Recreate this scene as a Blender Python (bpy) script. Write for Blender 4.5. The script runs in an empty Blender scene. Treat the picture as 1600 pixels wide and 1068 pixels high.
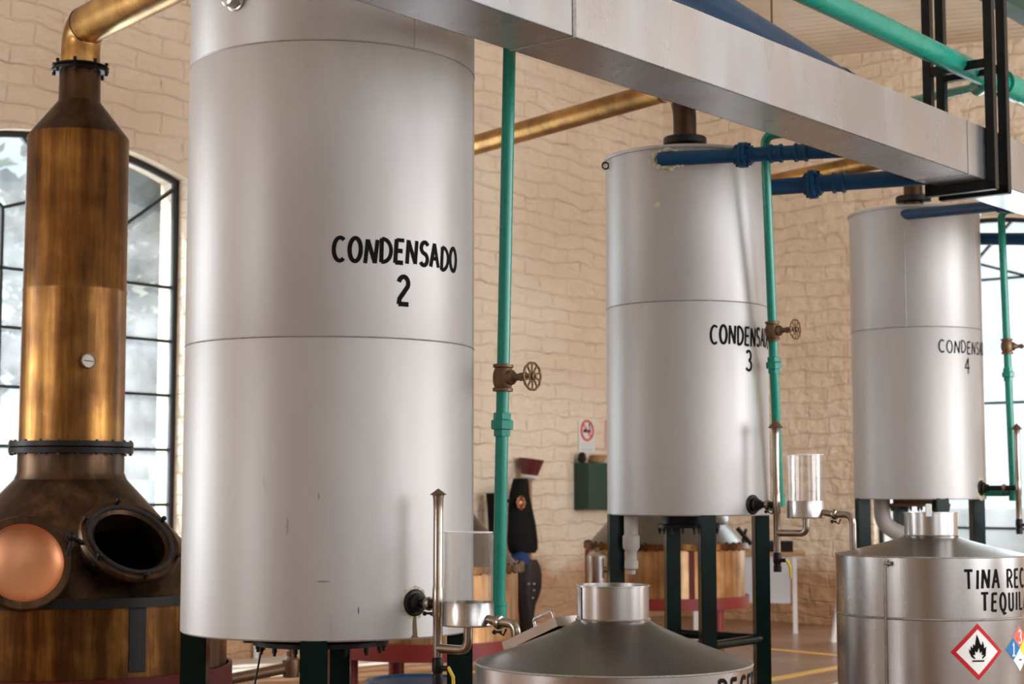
import bpy, bmesh, math, random
from mathutils import Vector, Matrix
random.seed(7)
SC = bpy.context.scene
COL = SC.collection
PI = math.pi

# ------------------------------------------------------------------ camera
F = 2600.0
HC = 1.3
PHI = math.atan(231.0 / F)
cam = bpy.data.cameras.new('camera'); camo = bpy.data.objects.new('camera', cam); COL.objects.link(camo)
cam.sensor_width = 36.0; cam.lens = F / 1600 * 36.0
cam.clip_start = 0.05; cam.clip_end = 300
camo.location = (0, 0, HC); camo.rotation_euler = (PI / 2 + PHI, 0, 0)
cam.dof.use_dof = True; cam.dof.focus_distance = 6.6; cam.dof.aperture_fstop = 3.5
SC.camera = camo

# ------------------------------------------------------------------ world, sun, daylight at the openings, added fill lamps, exposure
w = bpy.data.worlds.new('world'); SC.world = w; w.use_nodes = True
bg = w.node_tree.nodes['Background']
bg.inputs[0].default_value = (0.82, 0.93, 1.0, 1); bg.inputs[1].default_value = 0.55
sun = bpy.data.lights.new('sun', 'SUN'); suno = bpy.data.objects.new('sun', sun); COL.objects.link(suno)
sun.energy = 5.0; sun.angle = 0.02; sun.color = (1.0, 0.93, 0.82)
U = Vector((0.632, 0.775, 0)); N = Vector((0.775, -0.632, 0))
O2 = Vector((-0.76, 6.95, 0))
ROW = Matrix.Translation(O2) @ Matrix.Rotation(math.atan2(U.y, U.x), 4, 'Z')
def ST(s, t, z=0.0):
    return O2 + U * s + N * t + Vector((0, 0, z))
sd = (N * 0.9 + U * 1.0 + Vector((0, 0, -1.7))).normalized()
suno.rotation_euler = sd.to_track_quat('-Z', 'Y').to_euler()
def area_light(name, s, t, z, d, sx, sz, power, color):
    L = bpy.data.lights.new(name, 'AREA'); L.shape = 'RECTANGLE'; L.size = sx; L.size_y = sz
    L.energy = power; L.color = color
    o = bpy.data.objects.new(name, L); COL.objects.link(o)
    o.location = ST(s, t, z); o.rotation_euler = d.to_track_quat('-Z', 'Z').to_euler()
    return o
TR = 6.5                                                            # right wall (outside the picture)
RW = [(-2.4, 1.9), (1.8, 1.9), (6.0, 1.9)]                          # its windows
for i, (s, h) in enumerate(RW):
    area_light('daylight_right', s, TR + 0.5, 2.5, -N, 2 * h, 3.0, [35, 130, 290][i], (0.95, 0.97, 1.0))
area_light('daylight_fill_left', 2.22, -5.5, 2.2, N, 2.1, 3.2, 70, (0.85, 0.93, 1.0))
area_light('daylight_fill_left', -2.4, -5.5, 2.2, N, 2.1, 3.2, 150, (0.85, 0.93, 1.0))  # lamp at an unseen opening, added to light the still and tank sides
area_light('daylight_end', 10.4, -1.44, 2.2, -U, 2.0, 3.2, 70, (0.95, 0.97, 1.0))
area_light('fill_back', -9.1, -2.3, 2.5, U, 2.6, 2.8, 135, (0.93, 0.95, 1.0))  # fill lamp added for the camera-facing tank sides, no known window there
SC.view_settings.view_transform = 'Standard'; SC.view_settings.look = 'None'
SC.view_settings.exposure = 0.7; SC.view_settings.gamma = 1.0
SC.view_settings.use_curve_mapping = False
SC.cycles.use_denoising = True
SC.cycles.max_bounces = 10; SC.cycles.transparent_max_bounces = 16
SC.cycles.sample_clamp_indirect = 6.0

# ------------------------------------------------------------------ unprojection
_R = Vector((1, 0, 0)); _UP = Vector((0, -math.sin(PHI), math.cos(PHI))); _FW = Vector((0, math.cos(PHI), math.sin(PHI)))
CP = Vector((0, 0, HC))
def ray(px, py):
    return _R * ((px - 800) / F) + _UP * ((534 - py) / F) + _FW
def P(px, py, Y):
    d = ray(px, py); return CP + d * (Y / d.y)
def PZ(px, py, z):
    d = ray(px, py); return CP + d * ((z - HC) / d.z)
def on_cyl(c, R, px, py):
    d = ray(px, py)
    a = d.x ** 2 + d.y ** 2; b = -2 * (d.x * c[0] + d.y * c[1]); k = c[0] ** 2 + c[1] ** 2 - R * R
    q = max(b * b - 4 * a * k, 0.0)
    return CP + d * ((-b - math.sqrt(q)) / (2 * a))
def zat(px, py, Y):
    return P(px, py, Y).z

# ------------------------------------------------------------------ materials
def newmat(name):
    m = bpy.data.materials.new(name); m.use_nodes = True
    nt = m.node_tree; return m, nt, nt.nodes['Principled BSDF'], nt.nodes, nt.links
def plain(name, col, rough=0.5, metal=0.0, var=0.12, scale=6.0, stretch=(1, 1, 1), bump=0.0, spec=0.5, bscale=None):
    m, nt, b, n, l = newmat(name)
    tc = n.new('ShaderNodeTexCoord'); mp = n.new('ShaderNodeMapping'); mp.inputs['Scale'].default_value = stretch
    l.new(tc.outputs['Object'], mp.inputs[0])
    no = n.new('ShaderNodeTexNoise'); no.inputs['Scale'].default_value = scale; no.inputs['Detail'].default_value = 5
    l.new(mp.outputs[0], no.inputs['Vector'])
    mx = n.new('ShaderNodeMix'); mx.data_type = 'RGBA'
    mx.inputs[6].default_value = tuple(c * (1 - var) for c in col) + (1,)
    mx.inputs[7].default_value = tuple(min(1, c * (1 + var)) for c in col) + (1,)
    l.new(no.outputs['Fac'], mx.inputs[0]); l.new(mx.outputs[2], b.inputs['Base Color'])
    rr = n.new('ShaderNodeMapRange'); rr.inputs['To Min'].default_value = max(0.02, rough - 0.08); rr.inputs['To Max'].default_value = min(1, rough + 0.08)
    l.new(no.outputs['Fac'], rr.inputs['Value']); l.new(rr.outputs[0], b.inputs['Roughness'])
    b.inputs['Metallic'].default_value = metal; b.inputs['Specular IOR Level'].default_value = spec
    if bump:
        n2 = n.new('ShaderNodeTexNoise'); n2.inputs['Scale'].default_value = bscale or scale * 4; l.new(mp.outputs[0], n2.inputs['Vector'])
        bp = n.new('ShaderNodeBump'); bp.inputs['Strength'].default_value = bump; bp.inputs['Distance'].default_value = 0.01
        l.new(n2.outputs['Fac'], bp.inputs['Height']); l.new(bp.outputs[0], b.inputs['Normal'])
    return m
def ramp(n, stops):
    r = n.new('ShaderNodeValToRGB'); e = r.color_ramp.elements
    e[0].position = stops[0][0]; e[0].color = stops[0][1] + (1,)
    e[1].position = stops[-1][0]; e[1].color = stops[-1][1] + (1,)
    for p, c in stops[1:-1]:
        x = e.new(p); x.color = c + (1,)
    return r
def silver_mat(name, base, rough, metal, aniso=0.0, smear=None):
    m, nt, b, n, l = newmat(name)
    tc = n.new('ShaderNodeTexCoord'); mp = n.new('ShaderNodeMapping'); mp.inputs['Scale'].default_value = (1, 1, 0.25)
    l.new(tc.outputs['Object'], mp.inputs[0])
    no = n.new('ShaderNodeTexNoise'); no.inputs['Scale'].default_value = 4; no.inputs['Detail'].default_value = 7; no.inputs['Roughness'].default_value = 0.6
    l.new(mp.outputs[0], no.inputs['Vector'])
    r = ramp(n, [(0.3, tuple(c * 0.88 for c in base)), (0.6, base), (0.8, tuple(min(1, c * 1.06) for c in base))])
    l.new(no.outputs['Fac'], r.inputs[0])
    # small scuffs and drips
    mp2 = n.new('ShaderNodeMapping'); mp2.inputs['Scale'].default_value = (9, 9, 2.2); l.new(tc.outputs['Object'], mp2.inputs[0])
    n2 = n.new('ShaderNodeTexNoise'); n2.inputs['Scale'].default_value = 2.2; n2.inputs['Detail'].default_value = 3; l.new(mp2.outputs[0], n2.inputs['Vector'])
    r2 = ramp(n, [(0.73, (0, 0, 0)), (0.79, (0.5, 0.5, 0.5))]); l.new(n2.outputs['Fac'], r2.inputs[0])
    mx = n.new('ShaderNodeMix'); mx.data_type = 'RGBA'; l.new(r2.outputs[0], mx.inputs[0]); l.new(r.outputs[0], mx.inputs[6])
    mx.inputs[7].default_value = (0.33, 0.30, 0.27, 1)
    l.new(mx.outputs[2], b.inputs['Base Color'])
    rr = n.new('ShaderNodeMapRange'); rr.inputs['To Min'].default_value = rough - 0.06; rr.inputs['To Max'].default_value = rough + 0.08
    l.new(no.outputs['Fac'], rr.inputs['Value']); l.new(rr.outputs[0], b.inputs['Roughness'])
    b.inputs['Metallic'].default_value = metal
    if aniso:
        tg_ = n.new('ShaderNodeTangent'); tg_.direction_type = 'RADIAL'; tg_.axis = 'Z'; b.inputs['Anisotropic Rotation'].default_value = 0.25; l.new(tg_.outputs[0], b.inputs['Tangent'])
        b.inputs['Anisotropic'].default_value = aniso
    if smear:
        mp3 = n.new('ShaderNodeMapping'); mp3.inputs['Scale'].default_value = (2.5, 1, 0.9); l.new(tc.outputs['Object'], mp3.inputs[0])
        n3 = n.new('ShaderNodeTexNoise'); n3.inputs['Scale'].default_value = 1.6; n3.inputs['Detail'].default_value = 7; l.new(mp3.outputs[0], n3.inputs['Vector'])
        r3 = ramp(n, [(0.42, (0, 0, 0)), (0.62, (1, 1, 1))]); l.new(n3.outputs['Fac'], r3.inputs[0])
        mx3 = n.new('ShaderNodeMix'); mx3.data_type = 'RGBA'; l.new(r3.outputs[0], mx3.inputs[0]); l.new(mx.outputs[2], mx3.inputs[6]); mx3.inputs[7].default_value = tuple(smear) + (1,)
        l.new(mx3.outputs[2], b.inputs['Base Color'])
    bp = n.new('ShaderNodeBump'); bp.inputs['Strength'].default_value = 0.0 if smear else 0.06; bp.inputs['Distance'].default_value = 0.02
    l.new(no.outputs['Fac'], bp.inputs['Height']); l.new(bp.outputs[0], b.inputs['Normal'])
    return m
def copper_mat(name, dark, mid, lite, rough, streak=(7, 7, 0.5)):
    m, nt, b, n, l = newmat(name)
    tc = n.new('ShaderNodeTexCoord'); mp = n.new('ShaderNodeMapping'); mp.inputs['Scale'].default_value = streak
    l.new(tc.outputs['Object'], mp.inputs[0])
    no = n.new('ShaderNodeTexNoise'); no.inputs['Scale'].default_value = 1.6; no.inputs['Detail'].default_value = 8; no.inputs['Roughness'].default_value = 0.65
    l.new(mp.outputs[0], no.inputs['Vector'])
    n2 = n.new('ShaderNodeTexNoise'); n2.inputs['Scale'].default_value = 3.5; n2.inputs['Detail'].default_value = 6; l.new(tc.outputs['Object'], n2.inputs['Vector'])
    ad = n.new('ShaderNodeMix'); ad.inputs[0].default_value = 0.4; l.new(no.outputs['Fac'], ad.inputs[2]); l.new(n2.outputs['Fac'], ad.inputs[3])
    r = ramp(n, [(0.36, dark), (0.5, mid), (0.64, lite)]); l.new(ad.outputs[0], r.inputs[0])
    l.new(r.outputs[0], b.inputs['Base Color'])
    rr = n.new('ShaderNodeMapRange'); rr.inputs['To Min'].default_value = rough + 0.15; rr.inputs['To Max'].default_value = rough - 0.08
    l.new(ad.outputs[0], rr.inputs['Value']); l.new(rr.outputs[0], b.inputs['Roughness'])
    b.inputs['Metallic'].default_value = 0.9
    bp = n.new('ShaderNodeBump'); bp.inputs['Strength'].default_value = 0.12; bp.inputs['Distance'].default_value = 0.01
    l.new(n2.outputs['Fac'], bp.inputs['Height']); l.new(bp.outputs[0], b.inputs['Normal'])
    return m
def brick_mat(name, c_lo, c_hi, worn, floor=False):
    m, nt, b, n, l = newmat(name)
    tc = n.new('ShaderNodeTexCoord'); sp = n.new('ShaderNodeSeparateXYZ'); l.new(tc.outputs['Object'], sp.inputs[0])
    ad = n.new('ShaderNodeMath'); ad.operation = 'ADD'; l.new(sp.outputs[0], ad.inputs[0]); l.new(sp.outputs[1], ad.inputs[1])
    cb = n.new('ShaderNodeCombineXYZ'); l.new(ad.outputs[0], cb.inputs[0]); l.new(sp.outputs[2], cb.inputs[1])
    nz = n.new('ShaderNodeTexNoise'); nz.inputs['Scale'].default_value = 2.3; nz.inputs['Detail'].default_value = 4; l.new(tc.outputs['Object'], nz.inputs['Vector'])
    dv = n.new('ShaderNodeVectorMath'); dv.operation = 'SCALE'; dv.inputs['Scale'].default_value = 0.18; l.new(nz.outputs['Color'], dv.inputs[0])
    av = n.new('ShaderNodeVectorMath'); av.operation = 'ADD'; l.new(cb.outputs[0], av.inputs[0]); l.new(dv.outputs[0], av.inputs[1])
    br = n.new('ShaderNodeTexBrick'); br.inputs['Scale'].default_value = 1.0
    br.inputs['Brick Width'].default_value = 0.44; br.inputs['Row Height'].default_value = 0.15; br.inputs['Mortar Size'].default_value = 0.012; br.inputs['Mortar Smooth'].default_value = 1.0
    l.new(av.outputs[0], br.inputs['Vector'])
    n2 = n.new('ShaderNodeTexNoise'); n2.inputs['Scale'].default_value = 0.9; n2.inputs['Detail'].default_value = 6; l.new(tc.outputs['Object'], n2.inputs['Vector'])
    r = ramp(n, [(0.3, c_lo), (0.7, c_hi)]); l.new(n2.outputs['Fac'], r.inputs[0])
    # cracks: dark thin marks lying mostly along the courses
    mpc = n.new('ShaderNodeMapping'); mpc.inputs['Scale'].default_value = (1.6, 7.5, 1); l.new(av.outputs[0], mpc.inputs[0])
    nc = n.new('ShaderNodeTexNoise'); nc.inputs['Scale'].default_value = 1.1; nc.inputs['Detail'].default_value = 5; l.new(mpc.outputs[0], nc.inputs['Vector'])
    rc = ramp(n, [(0.56, (0, 0, 0)), (0.72, (0.9, 0.9, 0.9))]); l.new(nc.outputs['Fac'], rc.inputs[0])
    mm = n.new('ShaderNodeMath'); mm.operation = 'MULTIPLY'; l.new(rc.outputs[0], mm.inputs[0]); l.new(br.outputs['Fac'], mm.inputs[1])
    m2 = n.new('ShaderNodeMath'); m2.operation = 'MULTIPLY'; m2.inputs[1].default_value = 0.75; l.new(mm.outputs[0], m2.inputs[0])
    mx = n.new('ShaderNodeMix'); mx.data_type = 'RGBA'; l.new(m2.outputs[0], mx.inputs[0]); l.new(r.outputs[0], mx.inputs[6]); mx.inputs[7].default_value = (0.30, 0.20, 0.13, 1)
    # worn bare patches in the lower courses
    hz = n.new('ShaderNodeMapRange'); hz.inputs['From Min'].default_value = 1.0; hz.inputs['From Max'].default_value = 0.2; l.new(sp.outputs[2], hz.inputs['Value'])
    n3 = n.new('ShaderNodeTexNoise'); n3.inputs['Scale'].default_value = 2.0; n3.inputs['Detail'].default_value = 8; l.new(tc.outputs['Object'], n3.inputs['Vector'])
    ma = n.new('ShaderNodeMath'); ma.operation = 'MULTIPLY_ADD'; ma.inputs[1].default_value = 0.9; ma.inputs[2].default_value = -0.15; l.new(hz.outputs[0], ma.inputs[0])
    mb = n.new('ShaderNodeMath'); mb.operation = 'ADD'; l.new(ma.outputs[0], mb.inputs[0]); l.new(n3.outputs['Fac'], mb.inputs[1])
    rw = ramp(n, [(0.62, (0, 0, 0)), (0.95, (0.85, 0.85, 0.85))]); l.new(mb.outputs[0], rw.inputs[0])
    mw = n.new('ShaderNodeMix'); mw.data_type = 'RGBA'; l.new(rw.outputs[0], mw.inputs[0]); l.new(mx.outputs[2], mw.inputs[6]); mw.inputs[7].default_value = worn + (1,)
    l.new(mw.outputs[2], b.inputs['Base Color']); b.inputs['Roughness'].default_value = 0.75; b.inputs['Specular IOR Level'].default_value = 0.25
    h1 = n.new('ShaderNodeMath'); h1.operation = 'MULTIPLY'; h1.inputs[1].default_value = -0.16; l.new(br.outputs['Fac'], h1.inputs[0])
    h2 = n.new('ShaderNodeMath'); h2.operation = 'ADD'; l.new(h1.outputs[0], h2.inputs[0])
    n4 = n.new('ShaderNodeTexNoise'); n4.inputs['Scale'].default_value = 7; n4.inputs['Detail'].default_value = 5; l.new(tc.outputs['Object'], n4.inputs['Vector']); l.new(n4.outputs['Fac'], h2.inputs[1])
    nw = n.new('ShaderNodeMath'); nw.operation = 'MULTIPLY_ADD'; nw.inputs[1].default_value = -0.9; l.new(nc.outputs['Fac'], nw.inputs[0]); l.new(h2.outputs[0], nw.inputs[2]); h2 = nw
    bp = n.new('ShaderNodeBump'); bp.inputs['Strength'].default_value = 1.0; bp.inputs['Distance'].default_value = 0.05
    l.new(h2.outputs[0], bp.inputs['Height']); l.new(bp.outputs[0], b.inputs['Normal'])
    return m
def ceiling_mat():
    m, nt, b, n, l = newmat('ceiling_boards')
    tc = n.new('ShaderNodeTexCoord'); sp = n.new('ShaderNodeSeparateXYZ'); l.new(tc.outputs['Object'], sp.inputs[0])
    wv = n.new('ShaderNodeTexWave'); wv.bands_direction = 'X'; wv.inputs['Scale'].default_value = 2.2; wv.inputs['Distortion'].default_value = 1.2; wv.inputs['Detail'].default_value = 3
    l.new(tc.outputs['Object'], wv.inputs['Vector'])
    no = n.new('ShaderNodeTexNoise'); no.inputs['Scale'].default_value = 1.4; no.inputs['Detail'].default_value = 6; l.new(tc.outputs['Object'], no.inputs['Vector'])
    r = ramp(n, [(0.3, (0.66, 0.54, 0.40)), (0.65, (0.84, 0.76, 0.64))]); l.new(no.outputs['Fac'], r.inputs[0])
    l.new(r.outputs[0], b.inputs['Base Color']); b.inputs['Roughness'].default_value = 0.8
    bp = n.new('ShaderNodeBump'); bp.inputs['Strength'].default_value = 0.5; bp.inputs['Distance'].default_value = 0.03
    l.new(wv.outputs['Fac'], bp.inputs['Height']); l.new(bp.outputs[0], b.inputs['Normal'])
    return m
def floor_mat():
    m, nt, b, n, l = newmat('floor_terracotta')
    tc = n.new('ShaderNodeTexCoord')
    br = n.new('ShaderNodeTexBrick'); br.inputs['Scale'].default_value = 1.0; br.inputs['Brick Width'].default_value = 0.3; br.inputs['Row Height'].default_value = 0.3; br.inputs['Mortar Size'].default_value = 0.006; br.offset = 0
    br.inputs['Color1'].default_value = (0.22, 0.105, 0.055, 1); br.inputs['Color2'].default_value = (0.28, 0.14, 0.075, 1); br.inputs['Mortar'].default_value = (0.25, 0.15, 0.1, 1)
    l.new(tc.outputs['Object'], br.inputs['Vector'])
    no = n.new('ShaderNodeTexNoise'); no.inputs['Scale'].default_value = 1.3; no.inputs['Detail'].default_value = 7; l.new(tc.outputs['Object'], no.inputs['Vector'])
    r = ramp(n, [(0.45, (0, 0, 0)), (0.75, (0.6, 0.6, 0.6))]); l.new(no.outputs['Fac'], r.inputs[0])
    mx = n.new('ShaderNodeMix'); mx.data_type = 'RGBA'; l.new(r.outputs[0], mx.inputs[0]); l.new(br.outputs['Color'], mx.inputs[6]); mx.inputs[7].default_value = (0.40, 0.30, 0.23, 1)
    l.new(mx.outputs[2], b.inputs['Base Color']); b.inputs['Roughness'].default_value = 0.27
    return m
def glass_mat(name, tint, dirt, dirtcol=(0.9, 0.93, 0.95)):
    m = bpy.data.materials.new(name); m.use_nodes = True; nt = m.node_tree; n = nt.nodes; l = nt.links; n.clear()
    out = n.new('ShaderNodeOutputMaterial'); tr = n.new('ShaderNodeBsdfTransparent'); tr.inputs[0].default_value = tint + (1,)
    gl = n.new('ShaderNodeBsdfGlossy'); gl.inputs['Roughness'].default_value = 0.03
    lw = n.new('ShaderNodeLayerWeight'); lw.inputs['Blend'].default_value = 0.5
    pw = n.new('ShaderNodeMath'); pw.operation = 'POWER'; pw.inputs[1].default_value = 3.0; l.new(lw.outputs['Facing'], pw.inputs[0])
    fr = n.new('ShaderNodeMath'); fr.operation = 'MULTIPLY_ADD'; fr.inputs[1].default_value = 0.6; fr.inputs[2].default_value = 0.06; l.new(pw.outputs[0], fr.inputs[0])
    tl = n.new('ShaderNodeBsdfTranslucent'); tl.inputs[0].default_value = dirtcol + (1,)
    tc = n.new('ShaderNodeTexCoord'); no = n.new('ShaderNodeTexNoise'); no.inputs['Scale'].default_value = 3; no.inputs['Detail'].default_value = 6
    l.new(tc.outputs['Object'], no.inputs['Vector'])
    mr = n.new('ShaderNodeMapRange'); mr.inputs['From Min'].default_value = 0.3; mr.inputs['From Max'].default_value = 0.7; mr.inputs['To Min'].default_value = dirt * 0.5; mr.inputs['To Max'].default_value = dirt * 1.4
    l.new(no.outputs['Fac'], mr.inputs['Value'])
    m1 = n.new('ShaderNodeMixShader'); l.new(mr.outputs[0], m1.inputs[0]); l.new(tr.outputs[0], m1.inputs[1]); l.new(tl.outputs[0], m1.inputs[2])
    m2 = n.new('ShaderNodeMixShader'); l.new(fr.outputs[0], m2.inputs[0]); l.new(m1.outputs[0], m2.inputs[1]); l.new(gl.outputs[0], m2.inputs[2])
    l.new(m2.outputs[0], out.inputs[0])
    return m

M = {}
M['silver'] = silver_mat('silver_painted_steel', (0.485, 0.462, 0.448), 0.50, 0.40, 0.5)
M['channel'] = silver_mat('brushed_channel_steel', (0.43, 0.445, 0.485), 0.27, 0.95, 0, (0.40, 0.385, 0.39))
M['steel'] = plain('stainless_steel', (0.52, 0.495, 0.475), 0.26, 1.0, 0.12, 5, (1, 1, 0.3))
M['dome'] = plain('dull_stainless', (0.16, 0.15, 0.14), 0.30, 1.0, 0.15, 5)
M['pipe_steel'] = plain('fitting_steel', (0.36, 0.31, 0.26), 0.25, 1.0, 0.2, 14)
M['copper'] = copper_mat('aged_copper', (0.028, 0.010, 0.004), (0.115, 0.046, 0.012), (0.36, 0.17, 0.04), 0.30)
M['copper_light'] = copper_mat('bright_copper', (0.16, 0.07, 0.03), (0.46, 0.24, 0.10), (0.74, 0.50, 0.27), 0.34)
M['copper_pipe'] = copper_mat('copper_pipe', (0.16, 0.085, 0.03), (0.45, 0.24, 0.075), (0.70, 0.46, 0.17), 0.30, (2, 2, 2))
M['copper_dark'] = copper_mat('dark_copper', (0.020, 0.012, 0.008), (0.065, 0.036, 0.020), (0.13, 0.07, 0.035), 0.36)
M['copper_pink'] = plain('polished_copper', (0.66, 0.30, 0.15), 0.42, 0.85, 0.12, 5)
M['iron'] = plain('dark_iron', (0.012, 0.010, 0.009), 0.45, 0.3, 0.4, 20, spec=0.3)
M['brass'] = plain('old_bronze', (0.17, 0.10, 0.055), 0.45, 0.7, 0.35, 25, bump=0.15)
M['green_pipe'] = plain('green_paint', (0.004, 0.22, 0.155), 0.28, 0.0, 0.12, 7)
M['blue_pipe'] = plain('blue_paint', (0.002, 0.048, 0.125), 0.38, 0.0, 0.2, 8, spec=0.3)
M['leg_green'] = plain('dark_green_paint', (0.003, 0.012, 0.010), 0.2, 0.0, 0.25, 9, spec=0.18)
M['black_paint'] = plain('black_paint', (0.005, 0.006, 0.005), 0.4, 0.0, 0.3, 9, spec=0.25)
M['ink'] = plain('black_lettering', (0.006, 0.005, 0.0045), 0.8, 0.0, 0.2, 40, spec=0.1)
M['red_paint'] = plain('red_paint', (0.25, 0.022, 0.016), 0.42, 0.0, 0.25, 8)
M['red_dark'] = plain('maroon_paint', (0.09, 0.010, 0.008), 0.5, 0.0, 0.25, 8, spec=0.2)
M['plaster'] = plain('white_plaster', (0.74, 0.74, 0.755), 0.8, 0.0, 0.08, 3)
M['rust'] = plain('rust', (0.16, 0.09, 0.035), 0.8, 0.0, 0.4, 60)
M['weld'] = plain('weld_bead', (0.36, 0.33, 0.30), 0.5, 0.8, 0.5, 90, bump=0.6)
M['pale_weld'] = plain('pale_putty', (0.55, 0.50, 0.38), 0.7, 0.1, 0.4, 60, bump=0.8, bscale=70)
M['seamline'] = plain('seam_grey', (0.36, 0.34, 0.33), 0.45, 0.7, 0.4, 40)  # grey of the weld seams and scuff marks
M['wall'] = brick_mat('painted_brick', (0.80, 0.63, 0.47), (0.92, 0.78, 0.62), (0.52, 0.27, 0.13))
M['reveal'] = plain('brick_reveal', (0.72, 0.55, 0.42), 0.8, 0, 0.2, 6, bump=0.3)
M['ceiling'] = ceiling_mat()
M['floor'] = floor_mat()
M['yellow'] = plain('yellow_floor_paint', (0.80, 0.47, 0.10), 0.5, 0, 0.2, 10)
M['frame'] = plain('window_iron', (0.018, 0.018, 0.017), 0.5, 0.2, 0.3, 15)
M['pane'] = glass_mat('window_glass', (0.86, 0.93, 0.95), 0.16)
M['clear'] = glass_mat('clear_acrylic', (0.988, 0.985, 0.985), 0.004)
M['edge'] = plain('edge_glint_white', (0.80, 0.80, 0.80), 0.2, 0, 0.05, 10)  # white standing in for light caught in the clear edge
M['pale_floor'] = plain('pale_floor_area', (0.74, 0.71, 0.67), 0.35, 0, 0.15, 3)  # paler areas laid over the tiled floor
M['copper_column'] = copper_mat('column_copper', (0.06, 0.025, 0.010), (0.20, 0.088, 0.024), (0.44, 0.23, 0.058), 0.32)
M['white'] = plain('white_sheet', (0.80, 0.79, 0.77), 0.55, 0, 0.05, 10)
M['label_red'] = plain('label_red', (0.50, 0.008, 0.014), 0.5, 0, 0.06, 10, spec=0.25)
M['sign_red'] = plain('sign_red', (0.75, 0.10, 0.07), 0.5, 0, 0.06, 10)
M['label_blue'] = plain('label_blue', (0.010, 0.15, 0.40), 0.5, 0, 0.06, 10, spec=0.25)
M['label_yellow'] = plain('label_yellow', (0.85, 0.62, 0.05), 0.4, 0, 0.06, 10)
M['grey_panel'] = plain('grey_panel', (0.60, 0.61, 0.64), 0.5, 0, 0.06, 4)
M['board'] = plain('dark_green_board', (0.018, 0.055, 0.035), 0.6, 0, 0.2, 6)
M['leather'] = plain('black_leather', (0.004, 0.0036, 0.0036), 0.7, 0, 0.4, 18, bump=0.3, spec=0.15)
M['brown_leather'] = plain('brown_leather', (0.014, 0.007, 0.005), 0.55, 0, 0.4, 18, bump=0.3)
M['maroon'] = plain('maroon_enamel', (0.13, 0.016, 0.02), 0.4, 0, 0.15, 10)
M['blue_cloth'] = plain('blue_cloth', (0.01, 0.045, 0.18), 0.8, 0, 0.3, 20, bump=0.4)
M['wood'] = plain('tan_wood', (0.42, 0.24, 0.11), 0.6, 0, 0.3, 12, (1, 1, 0.2))
M['pvc'] = plain('grey_plastic_pipe', (0.42, 0.38, 0.34), 0.5, 0, 0.15, 10)
M['dial'] = plain('dial_face', (0.62, 0.58, 0.52), 0.4, 0, 0.1, 20)
M['ground'] = plain('pale_concrete', (0.11, 0.11, 0.105), 0.85, 0, 0.15, 1)
M['leaf'] = plain('leaf_green', (0.065, 0.095, 0.06), 0.6, 0, 0.5, 1.5)
M['bark'] = plain('bark', (0.12, 0.09, 0.07), 0.9, 0, 0.4, 10, bump=0.5)
M['carpaint'] = plain('blue_grey_car_paint', (0.25, 0.32, 0.42), 0.25, 0.4, 0.04, 3)
M['carglass'] = plain('dark_car_glass', (0.02, 0.025, 0.03), 0.08, 0, 0.1, 3)
M['rubber'] = plain('black_rubber', (0.012, 0.012, 0.012), 0.8, 0, 0.2, 10)

# ------------------------------------------------------------------ mesh builder
def fillet(pts, rad, k=7):
    pts = [Vector(p) for p in pts]; out = [pts[0]]
    for i in range(1, len(pts) - 1):
        a, b, c = pts[i - 1], pts[i], pts[i + 1]
        d1 = (a - b); d2 = (c - b); l = min(rad, d1.length * 0.49, d2.length * 0.49)
        p1 = b + d1.normalized() * l; p2 = b + d2.normalized() * l
        for j in range(k + 1):
            f = j / k; out.append((1 - f) ** 2 * p1 + 2 * f * (1 - f) * b + f * f * p2)
    out.append(pts[-1]); return out
def perp(d):
    d = d.normalized(); a = Vector((0, 0, 1)) if abs(d.z) < 0.9 else Vector((1, 0, 0))
    x = d.cross(a).normalized(); return x, d.cross(x).normalized()
def axis_mat(o, d, xref=None):
    z = Vector(d).normalized()
    if xref is None: x, y = perp(z)
    else:
        x = (Vector(xref) - z * z.dot(Vector(xref))).normalized(); y = z.cross(x)
    m = Matrix.Identity(4)
    for i in range(3): m[i][0] = x[i]; m[i][1] = y[i]; m[i][2] = z[i]; m[i][3] = o[i]
    return m
ORG = {}
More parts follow.
